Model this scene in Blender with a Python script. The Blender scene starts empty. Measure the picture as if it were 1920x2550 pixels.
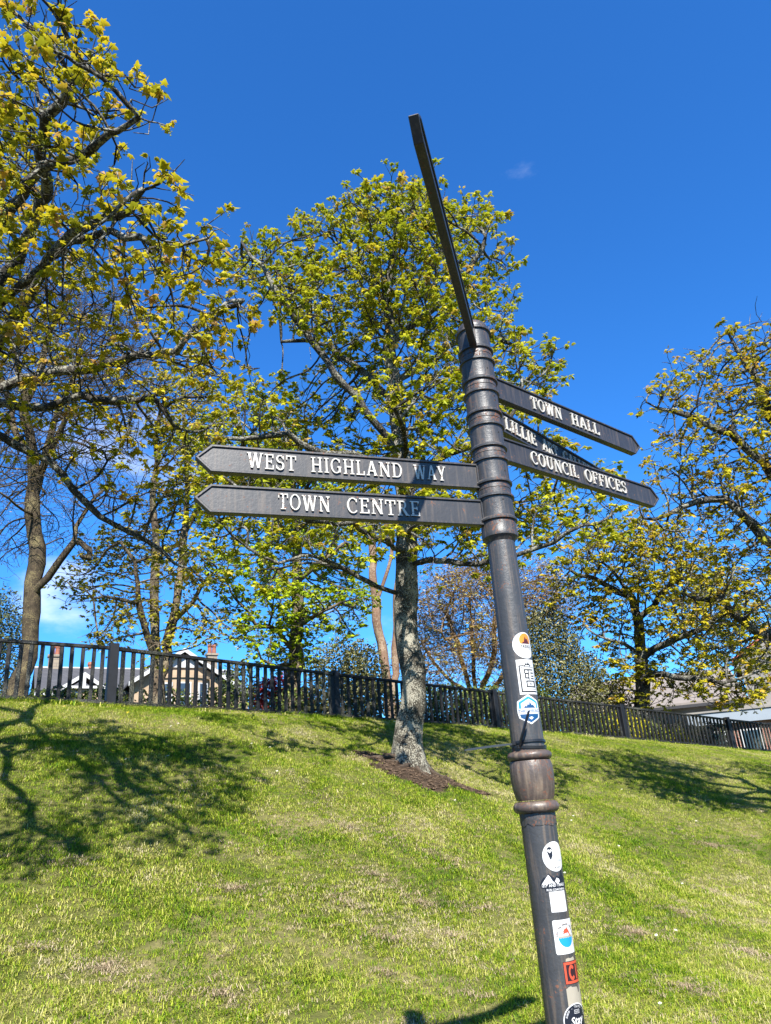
import bpy, bmesh, math, random
import numpy as np
from mathutils import Vector, Matrix

random.seed(7)
RNG = np.random.RandomState(11)
SC = bpy.context.scene
COL = SC.collection
R = math.radians

# ---------------------------------------------------------------- camera
EYE = Vector((0.0, 0.0, 1.6))
PITCH, ROLL = R(21.9), R(4.2)
cam_d = bpy.data.cameras.new('camera')
cam_d.sensor_fit = 'VERTICAL'
cam_d.sensor_height = 34.6
cam_d.sensor_width = 26.05
cam_d.lens = 25.0
cam_d.clip_start = 0.05
cam_d.clip_end = 8000
cam = bpy.data.objects.new('camera', cam_d)
COL.objects.link(cam)
_f = Vector((0, math.cos(PITCH), math.sin(PITCH)))
_u = Vector((0, -math.sin(PITCH), math.cos(PITCH)))
_r = Vector((1, 0, 0))
cr = math.cos(ROLL) * _r - math.sin(ROLL) * _u
cu = math.sin(ROLL) * _r + math.cos(ROLL) * _u
cam.matrix_world = Matrix(((cr.x, cu.x, -_f.x, EYE.x), (cr.y, cu.y, -_f.y, EYE.y), (cr.z, cu.z, -_f.z, EYE.z), (0, 0, 0, 1)))
SC.camera = cam

# ---------------------------------------------------------------- sky and sun
SUN_EL, SUN_AZ = 45.0, 171.0          # light travels towards azimuth -9 deg from +Y
world = bpy.data.worlds.new('World')
SC.world = world
world.use_nodes = True
wn, wl = world.node_tree.nodes, world.node_tree.links
wn.clear()
w_out = wn.new('ShaderNodeOutputWorld')
w_bg = wn.new('ShaderNodeBackground')
w_bg.inputs['Strength'].default_value = 0.0605
sky = wn.new('ShaderNodeTexSky')
sky.sky_type = 'NISHITA'
sky.sun_disc = False
sky.sun_elevation = R(SUN_EL)
sky.sun_rotation = R(SUN_AZ)
sky.altitude = 0
sky.air_density = 1.0
sky.dust_density = 0.3
sky.ozone_density = 3.5
hsv = wn.new('ShaderNodeHueSaturation')
hsv.inputs['Saturation'].default_value = 1.15
wl.new(sky.outputs[0], hsv.inputs['Color'])
tint = wn.new('ShaderNodeMix'); tint.data_type = 'RGBA'; tint.blend_type = 'MULTIPLY'; tint.inputs['Factor'].default_value = 1
wl.new(hsv.outputs[0], tint.inputs['A']); tint.inputs['B'].default_value = (0.40, 0.93, 1.40, 1)
tc = wn.new('ShaderNodeTexCoord')
# soft thin clouds: noise on the sky dome, thicker in the banks low over the houses
mp = wn.new('ShaderNodeMapping')
mp.inputs['Scale'].default_value = (1.0, 1.0, 2.6)
wl.new(tc.outputs['Generated'], mp.inputs['Vector'])
nz = wn.new('ShaderNodeTexNoise')
nz.inputs['Scale'].default_value = 4.2
nz.inputs['Detail'].default_value = 9
nz.inputs['Roughness'].default_value = 0.58
wl.new(mp.outputs[0], nz.inputs['Vector'])
def w_math(op, a, b=None):
    n = wn.new('ShaderNodeMath'); n.operation = op
    for i, v in enumerate((a, b)):
        if v is None: continue
        if isinstance(v, (int, float)): n.inputs[i].default_value = v
        else: wl.new(v, n.inputs[i])
    return n.outputs[0]
def w_bank(d, inner, outer):          # 1 within `inner` degrees of direction d, fading to 0 at `outer`
    v = wn.new('ShaderNodeVectorMath'); v.operation = 'DOT_PRODUCT'
    nv = wn.new('ShaderNodeVectorMath'); nv.operation = 'NORMALIZE'
    wl.new(tc.outputs['Generated'], nv.inputs[0]); wl.new(nv.outputs[0], v.inputs[0])
    v.inputs[1].default_value = Vector(d).normalized()
    m = wn.new('ShaderNodeMapRange'); m.interpolation_type = 'SMOOTHSTEP'
    m.inputs['From Min'].default_value = math.cos(R(outer)); m.inputs['From Max'].default_value = math.cos(R(inner))
    wl.new(v.outputs['Value'], m.inputs['Value'])
    return m.outputs[0]
b1 = w_bank((-0.46, 0.90, 0.52), 3, 17)
b2 = w_bank((-0.42, 0.915, 0.285), 0.5, 4.6)
b3 = w_bank((0.03, 0.90, 0.155), 3, 16)
b4 = w_bank((0.171, 0.661, 0.731), 0.5, 4.5)
bank = w_math('ADD', w_math('ADD', w_math('MULTIPLY', b1, .62), w_math('MULTIPLY', b2, 0.62)), w_math('ADD', w_math('MULTIPLY', b3, .5), w_math('MULTIPLY', b4, .33)))
thr = w_math('SUBTRACT', 0.70, w_math('MULTIPLY', bank, 0.36))
cov = wn.new('ShaderNodeMapRange'); cov.interpolation_type = 'SMOOTHSTEP'
wl.new(nz.outputs['Fac'], cov.inputs['Value']); wl.new(thr, cov.inputs['From Min'])
wl.new(w_math('ADD', thr, 0.34), cov.inputs['From Max'])
mixc = wn.new('ShaderNodeMix'); mixc.data_type = 'RGBA'
wl.new(w_math('MULTIPLY', cov.outputs[0], 0.85), mixc.inputs['Factor'])
wl.new(tint.outputs['Result'], mixc.inputs['A'])
mixc.inputs['B'].default_value = (6.8, 7.3, 8.4, 1)
wl.new(mixc.outputs['Result'], w_bg.inputs['Color'])
wl.new(w_bg.outputs[0], w_out.inputs['Surface'])

sun_d = bpy.data.lights.new('sun', 'SUN')
sun_d.energy = 5.0
sun_d.angle = R(0.53)
sun_d.color = (1.0, 0.955, 0.88)
sun = bpy.data.objects.new('sun', sun_d)
COL.objects.link(sun)
LDIR = Vector((math.sin(R(-9)) * math.cos(R(SUN_EL)), math.cos(R(-9)) * math.cos(R(SUN_EL)), -math.sin(R(SUN_EL))))
sun.rotation_euler = LDIR.to_track_quat('-Z', 'Y').to_euler()
sun.location = (0, -5, 20)

SC.view_settings.view_transform = 'Standard'
SC.view_settings.look = 'None'
SC.view_settings.exposure = 1.75
SC.view_settings.gamma = 1.0
SC.view_settings.use_curve_mapping = False

# ---------------------------------------------------------------- helpers
def tag(o, label=None, cat=None, group=None, kind=None):
    if label: o['label'] = label
    if cat: o['category'] = cat
    if group: o['group'] = group
    if kind: o['kind'] = kind
    return o

def empty(name, loc=(0, 0, 0), rz=0.0):
    o = bpy.data.objects.new(name, None)
    COL.objects.link(o)
    o.location = loc
    o.rotation_euler = (0, 0, rz)
    o.empty_display_size = 0.1
    return o

def link(name, me, parent=None, loc=None):
    o = bpy.data.objects.new(name, me)
    COL.objects.link(o)
    if parent is not None:
        o.parent = parent
        # meshes are built in world space unless loc is given: undo the parent's place
        if loc is None:
            chain = []
            p = parent
            while p is not None:
                chain.append(p.matrix_basis.copy() if p.parent is None else (p.matrix_parent_inverse @ p.matrix_basis)); p = p.parent
            M = Matrix.Identity(4)
            for m in reversed(chain): M = M @ m
            o.matrix_parent_inverse = M.inverted()
    if loc is not None: o.location = loc
    return o

def mesh(name, V, F, mat=None, smooth=False, attrs=None):
    """V (n,3), F (m,3) or (m,4) int array, or a list of faces"""
    me = bpy.data.meshes.new(name)
    if isinstance(F, list):
        me.from_pydata([tuple(map(float, v)) for v in V], [], [tuple(int(i) for i in f) for f in F])
    else:
        V = np.ascontiguousarray(V, np.float32); F = np.ascontiguousarray(F, np.int32)
        k = F.shape[1]
        me.vertices.add(len(V)); me.vertices.foreach_set('co', V.ravel())
        me.loops.add(F.size); me.loops.foreach_set('vertex_index', F.ravel())
        me.polygons.add(len(F))
        me.polygons.foreach_set('loop_start', np.arange(0, F.size, k, dtype=np.int32))
        me.polygons.foreach_set('loop_total', np.full(len(F), k, np.int32))
        me.update(calc_edges=True)
    if mat is not None: me.materials.append(mat)
    if smooth: me.polygons.foreach_set('use_smooth', np.ones(len(me.polygons), bool))
    for k, v in (attrs or {}).items():
        a = me.attributes.new(k, 'FLOAT', 'POINT'); a.data.foreach_set('value', np.ascontiguousarray(v, np.float32))
    return me

class MB:
    """collects shapes into one mesh"""
    def __init__(s): s.v = []; s.f = []
    def add(s, V, F):
        b = len(s.v); s.v += [tuple(v) for v in V]; s.f += [tuple(b + i for i in f) for f in F]; return s
    def box(s, x0, y0, z0, x1, y1, z1, M=None):
        V = [(x0, y0, z0), (x1, y0, z0), (x1, y1, z0), (x0, y1, z0), (x0, y0, z1), (x1, y0, z1), (x1, y1, z1), (x0, y1, z1)]
        if M is not None: V = [tuple(M @ Vector(v)) for v in V]
        return s.add(V, [(0, 3, 2, 1), (4, 5, 6, 7), (0, 1, 5, 4), (1, 2, 6, 5), (2, 3, 7, 6), (3, 0, 4, 7)])
    def prism(s, poly, h0, h1, axis='z', M=None):
        n = len(poly)
        def P(a, b, h): return {'z': (a, b, h), 'y': (a, h, b), 'x': (h, a, b)}[axis]
        V = [P(a, b, h0) for a, b in poly] + [P(a, b, h1) for a, b in poly]
        if M is not None: V = [tuple(M @ Vector(v)) for v in V]
        F = [tuple(range(n - 1, -1, -1)), tuple(range(n, 2 * n))] + [(i, (i + 1) % n, n + (i + 1) % n, n + i) for i in range(n)]
        return s.add(V, F)
    def lathe(s, prof, n=40, c=(0, 0)):
        V = []; F = []
        for r, z in prof:
            for k in range(n):
                a = 2 * math.pi * k / n
                V.append((c[0] + r * math.cos(a), c[1] + r * math.sin(a), z))
        m = len(prof)
        for i in range(m - 1):
            for k in range(n):
                F.append((i * n + k, i * n + (k + 1) % n, (i + 1) * n + (k + 1) % n, (i + 1) * n + k))
        F.append(tuple(range(n - 1, -1, -1))); F.append(tuple((m - 1) * n + k for k in range(n)))
        return s.add(V, F)
    def tube(s, pts, rad, n=6, flat=1.0, up=None):
        pts = [Vector(p) for p in pts]
        if not hasattr(rad, '__len__'): rad = [rad] * len(pts)
        V = []; u = None
        for i, p in enumerate(pts):
            t = (pts[min(i + 1, len(pts) - 1)] - pts[max(i - 1, 0)]).normalized()
            if u is None: u = Vector(up) if up is not None else t.orthogonal()
            u = (u - t * u.dot(t)).normalized(); w = t.cross(u)
            for k in range(n):
                a = 2 * math.pi * (k + .5) / n
                V.append(p + (u * math.cos(a) + w * math.sin(a) * flat) * rad[i])
        F = []
        for i in range(len(pts) - 1):
            for k in range(n):
                F.append((i * n + k, i * n + (k + 1) % n, (i + 1) * n + (k + 1) % n, (i + 1) * n + k))
        F.append(tuple(range(n - 1, -1, -1))); F.append(tuple((len(pts) - 1) * n + k for k in range(n)))
        return s.add(V, F)
    def build(s, name, mat, parent=None, smooth=False, bevel=0.0, kind=None, edge_angle=None):
        me = mesh(name, s.v, list(s.f), mat, smooth)
        if bevel or edge_angle:
            bm = bmesh.new(); bm.from_mesh(me)
            bmesh.ops.recalc_face_normals(bm, faces=bm.faces)
            if bevel:
                ed = [e for e in bm.edges if len(e.link_faces) == 2 and e.calc_face_angle() > 0.6]
                bmesh.ops.bevel(bm, geom=ed, offset=bevel, segments=1, affect='EDGES', clamp_overlap=True)
            if edge_angle:
                for e in bm.edges:
                    if len(e.link_faces) == 2 and e.calc_face_angle() > edge_angle: e.smooth = False
            bm.to_mesh(me); bm.free()
        o = link(name, me, parent)
        if kind: o['kind'] = kind
        return o

# ---------------------------------------------------------------- materials
TONE = .76        # overall reflectance against the camera exposure
def tone(c): return tuple(v * TONE for v in c)
def new_mat(name):
    m = bpy.data.materials.new(name); m.use_nodes = True
    nt = m.node_tree; b = nt.nodes['Principled BSDF']
    return m, nt, b
def nd(nt, t, **kw):
    n = nt.nodes.new(t)
    for k, v in kw.items():
        if k in n.inputs: n.inputs[k].default_value = v
        else: setattr(n, k, v)
    return n
def noise(nt, scale, detail=4, rough=.55, vec=None, obj=False):
    n = nd(nt, 'ShaderNodeTexNoise'); n.inputs['Scale'].default_value = scale; n.inputs['Detail'].default_value = detail; n.inputs['Roughness'].default_value = rough
    if vec is None:
        g = nd(nt, 'ShaderNodeTexCoord') if obj else nd(nt, 'ShaderNodeNewGeometry')
        vec = g.outputs['Object'] if obj else g.outputs['Position']
    nt.links.new(vec, n.inputs['Vector'])
    return n.outputs['Fac']
def ramp(nt, fac, stops, interp='LINEAR'):
    r = nd(nt, 'ShaderNodeValToRGB'); r.color_ramp.interpolation = interp
    e = r.color_ramp.elements
    while len(e) > 1: e.remove(e[-1])
    for i, (p, c) in enumerate(stops):
        x = e[0] if i == 0 else e.new(p)
        x.position = p; x.color = (c, c, c, 1) if isinstance(c, (int, float)) else (*tone(c), 1)
    nt.links.new(fac, r.inputs['Fac'])
    return r.outputs['Color']
def mixc_(nt, fac, a, b, mode='MIX'):
    m = nd(nt, 'ShaderNodeMix', data_type='RGBA', blend_type=mode)
    for k, v in (('Factor', fac), ('A', a), ('B', b)):
        if isinstance(v, (int, float)): m.inputs[k].default_value = v if k == 'Factor' else (v, v, v, 1)
        elif isinstance(v, tuple): m.inputs[k].default_value = (*tone(v), 1)
        else: nt.links.new(v, m.inputs[k])
    return m.outputs['Result']
def bump(nt, b, h, strength=.3, dist=.01):
    n = nd(nt, 'ShaderNodeBump'); n.inputs['Strength'].default_value = strength; n.inputs['Distance'].default_value = dist
    nt.links.new(h, n.inputs['Height']); nt.links.new(n.outputs[0], b.inputs['Normal'])

def m_plain(name, col, rough=.6, var=.12, scale=6, metal=0, spec=.4, bmp=0.0, bscale=60):
    m, nt, b = new_mat(name)
    f = noise(nt, scale, 5)
    lo = tuple(c * (1 - var) for c in col); hi = tuple(min(1, c * (1 + var)) for c in col)
    nt.links.new(ramp(nt, f, [(.3, lo), (.7, hi)]), b.inputs['Base Color'])
    b.inputs['Roughness'].default_value = rough; b.inputs['Metallic'].default_value = metal
    b.inputs['Specular IOR Level'].default_value = spec
    if bmp: bump(nt, b, noise(nt, bscale, 4), bmp, .004)
    return m

def m_iron(name, base, rust_amt, streak=0.0, bmp=.35):
    """weathered paint over cast iron with rust showing through in patches"""
    m, nt, b = new_mat(name)
    g = nd(nt, 'ShaderNodeNewGeometry')
    f1 = noise(nt, 22, 6, .65, g.outputs['Position'])
    f2 = noise(nt, 140, 4, .6, g.outputs['Position'])
    mp_ = nd(nt, 'ShaderNodeMapping'); mp_.inputs['Scale'].default_value = (1, 1, .07)
    nt.links.new(g.outputs['Position'], mp_.inputs['Vector'])
    f3 = noise(nt, 85, 3, .5, mp_.outputs[0])
    paint = ramp(nt, f1, [(.25, tuple(c * .82 for c in base)), (.55, base), (.8, tuple(min(1, c * 1.25) for c in base))])
    paint = mixc_(nt, ramp(nt, f3, [(.50, 0), (.72, streak)]), paint, (.16, .12, .085))
    mu = nd(nt, 'ShaderNodeMath', operation='MULTIPLY'); nt.links.new(f1, mu.inputs[0]); nt.links.new(f2, mu.inputs[1])
    rustc = ramp(nt, f2, [(.3, (.055, .018, .011)), (.6, (.12, .046, .024)), (.8, (.20, .10, .06))])
    thr = .42 - .22 * rust_amt
    rm = ramp(nt, mu.outputs[0], [(thr - .02 if thr > .02 else 0, 0), (thr + .02, 1)])
    fleck = ramp(nt, noise(nt, 60, 2, .5, g.outputs['Position']), [(.735, 0), (.76, .7)])
    add = nd(nt, 'ShaderNodeMath', operation='MAXIMUM')
    nt.links.new(rm, add.inputs[0]); nt.links.new(fleck, add.inputs[1])
    nt.links.new(mixc_(nt, add.outputs[0], paint, rustc), b.inputs['Base Color'])
    nt.links.new(ramp(nt, add.outputs[0], [(0, .42), (1, .85)]), b.inputs['Roughness'])
    b.inputs['Specular IOR Level'].default_value = .42
    bump(nt, b, noise(nt, 75, 6, .65, g.outputs['Position']), bmp, .004)
    return m

def m_bark(name, dark, light, lichen, amount, scale=9.0):
    m, nt, b = new_mat(name)
    g = nd(nt, 'ShaderNodeNewGeometry')
    f1 = noise(nt, scale, 6, .65, g.outputs['Position'])
    f2 = noise(nt, scale * 4.2, 5, .7, g.outputs['Position'])
    f3 = noise(nt, scale * .35, 3, .5, g.outputs['Position'])
    c = ramp(nt, f1, [(.3, dark), (.7, light)])
    mu = nd(nt, 'ShaderNodeMath', operation='ADD'); nt.links.new(f2, mu.inputs[0])
    m2 = nd(nt, 'ShaderNodeMath', operation='MULTIPLY'); nt.links.new(f3, m2.inputs[0]); m2.inputs[1].default_value = .55
    nt.links.new(m2.outputs[0], mu.inputs[1])
    k = ramp(nt, mu.outputs[0], [(.92 - .4 * amount, 0), (1.0 - .4 * amount, 1)])
    nt.links.new(mixc_(nt, k, c, lichen), b.inputs['Base Color'])
    b.inputs['Roughness'].default_value = .92; b.inputs['Specular IOR Level'].default_value = .15
    bump(nt, b, f2, .9, .02)
    return m

def m_leaf(name, stops, trans=.42, rough=.5, obj_random=False, attr='tint', spec=.12):
    """new leaves: colour varies leaf by leaf, light shines through"""
    m, nt, b = new_mat(name)
    if obj_random:
        fac = nd(nt, 'ShaderNodeObjectInfo').outputs['Random']
    else:
        a = nd(nt, 'ShaderNodeAttribute'); a.attribute_name = attr; fac = a.outputs['Fac']
    c = ramp(nt, fac, stops)
    nt.links.new(c, b.inputs['Base Color'])
    b.inputs['Roughness'].default_value = rough; b.inputs['Specular IOR Level'].default_value = spec
    t = nd(nt, 'ShaderNodeBsdfTranslucent'); nt.links.new(c, t.inputs['Color'])
    mx = nd(nt, 'ShaderNodeMixShader'); mx.inputs[0].default_value = trans
    out = nt.nodes['Material Output']
    nt.links.new(b.outputs[0], mx.inputs[1]); nt.links.new(t.outputs[0], mx.inputs[2]); nt.links.new(mx.outputs[0], out.inputs['Surface'])
    return m

M = {}
SPRING = [(0, (.16, .20, .018)), (.35, (.30, .30, .025)), (.7, (.42, .38, .035)), (.88, (.48, .36, .05)), (1, (.46, .27, .085))]
M['leaf_left'] = m_leaf('spring_leaf_left', [(0, (.20, .21, .012)), (.35, (.40, .37, .016)), (.65, (.56, .47, .02)), (.88, (.60, .42, .03)), (1, (.54, .32, .10))])
M['leaf_left_one'] = m_leaf('spring_leaf_left_single', [(0, (.20, .21, .012)), (.35, (.40, .37, .016)), (.65, (.56, .47, .02)), (.88, (.60, .42, .03)), (1, (.54, .32, .10))], obj_random=True)
M['leaf_centre'] = m_leaf('spring_leaf_centre', [(0, (.15, .20, .012)), (.4, (.34, .37, .016)), (.75, (.50, .48, .022)), (.92, (.54, .44, .03)), (1, (.46, .32, .07))])
M['leaf_centre_one'] = m_leaf('spring_leaf_centre_single', [(0, (.15, .20, .012)), (.4, (.34, .37, .016)), (.75, (.50, .48, .022)), (.92, (.54, .44, .03)), (1, (.46, .32, .07))], obj_random=True)
M['leaf_right'] = m_leaf('spring_leaf_right', [(0, (.18, .19, .012)), (.35, (.36, .34, .016)), (.7, (.52, .43, .02)), (1, (.54, .34, .05))])
M['leaf_green'] = m_leaf('fresh_green_leaf', [(0, (.13, .21, .010)), (.5, (.32, .42, .012)), (1, (.48, .54, .02))])
M['leaf_olive'] = m_leaf('olive_leaf', [(0, (.17, .18, .018)), (.5, (.38, .35, .03)), (1, (.52, .42, .06))])
M['leaf_holly'] = m_leaf('holly_leaf', [(0, (.030, .036, .012)), (.5, (.085, .090, .024)), (.85, (.16, .15, .05)), (1, (.36, .32, .16))], trans=.10, rough=.42, spec=.22)
M['leaf_hedge'] = m_leaf('hedge_leaf', [(0, (.025, .04, .012)), (.6, (.07, .10, .02)), (1, (.20, .22, .05))], trans=.15, rough=.35)
M['leaf_red'] = m_leaf('red_leaf', [(0, (.16, .012, .02)), (.6, (.42, .04, .05)), (1, (.55, .12, .09))])
M['leaf_yellow'] = m_leaf('yellow_blossom', [(0, (.14, .20, .02)), (.5, (.45, .42, .02)), (1, (.75, .62, .03))])
M['leaf_conifer'] = m_leaf('conifer_needle', [(0, (.03, .045, .02)), (1, (.10, .12, .05))], trans=.1, rough=.6)
M['flower'] = m_leaf('leaf_flower_cluster', [(0, (.34, .38, .05)), (1, (.52, .52, .12))], trans=.3)
M['bud'] = m_leaf('tree_bud', [(0, (.26, .15, .05)), (.6, (.40, .27, .08)), (1, (.40, .36, .09))], trans=.2)
M['bark_sycamore'] = m_bark('sycamore_bark', (.022, .020, .017), (.060, .052, .043), (.24, .235, .19), .32, 9)
M['bark_trunk'] = m_bark('lichen_trunk_bark', (.020, .018, .014), (.075, .066, .050), (.30, .28, .22), .40, 12)
M['bark_old'] = m_bark('old_mossy_bark', (.022, .018, .013), (.095, .072, .046), (.17, .14, .07), .28, 11)
M['bark_red'] = m_bark('reddish_bark', (.10, .060, .04), (.22, .14, .095), (.26, .20, .14), .35, 5)
M['bark_twig'] = m_bark('budding_twig_bark', (.085, .055, .034), (.20, .13, .075), (.28, .22, .15), .3, 5)
M['bark_brown'] = m_bark('brown_bark', (.045, .034, .024), (.13, .095, .065), (.20, .17, .11), .4, 6)

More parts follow.
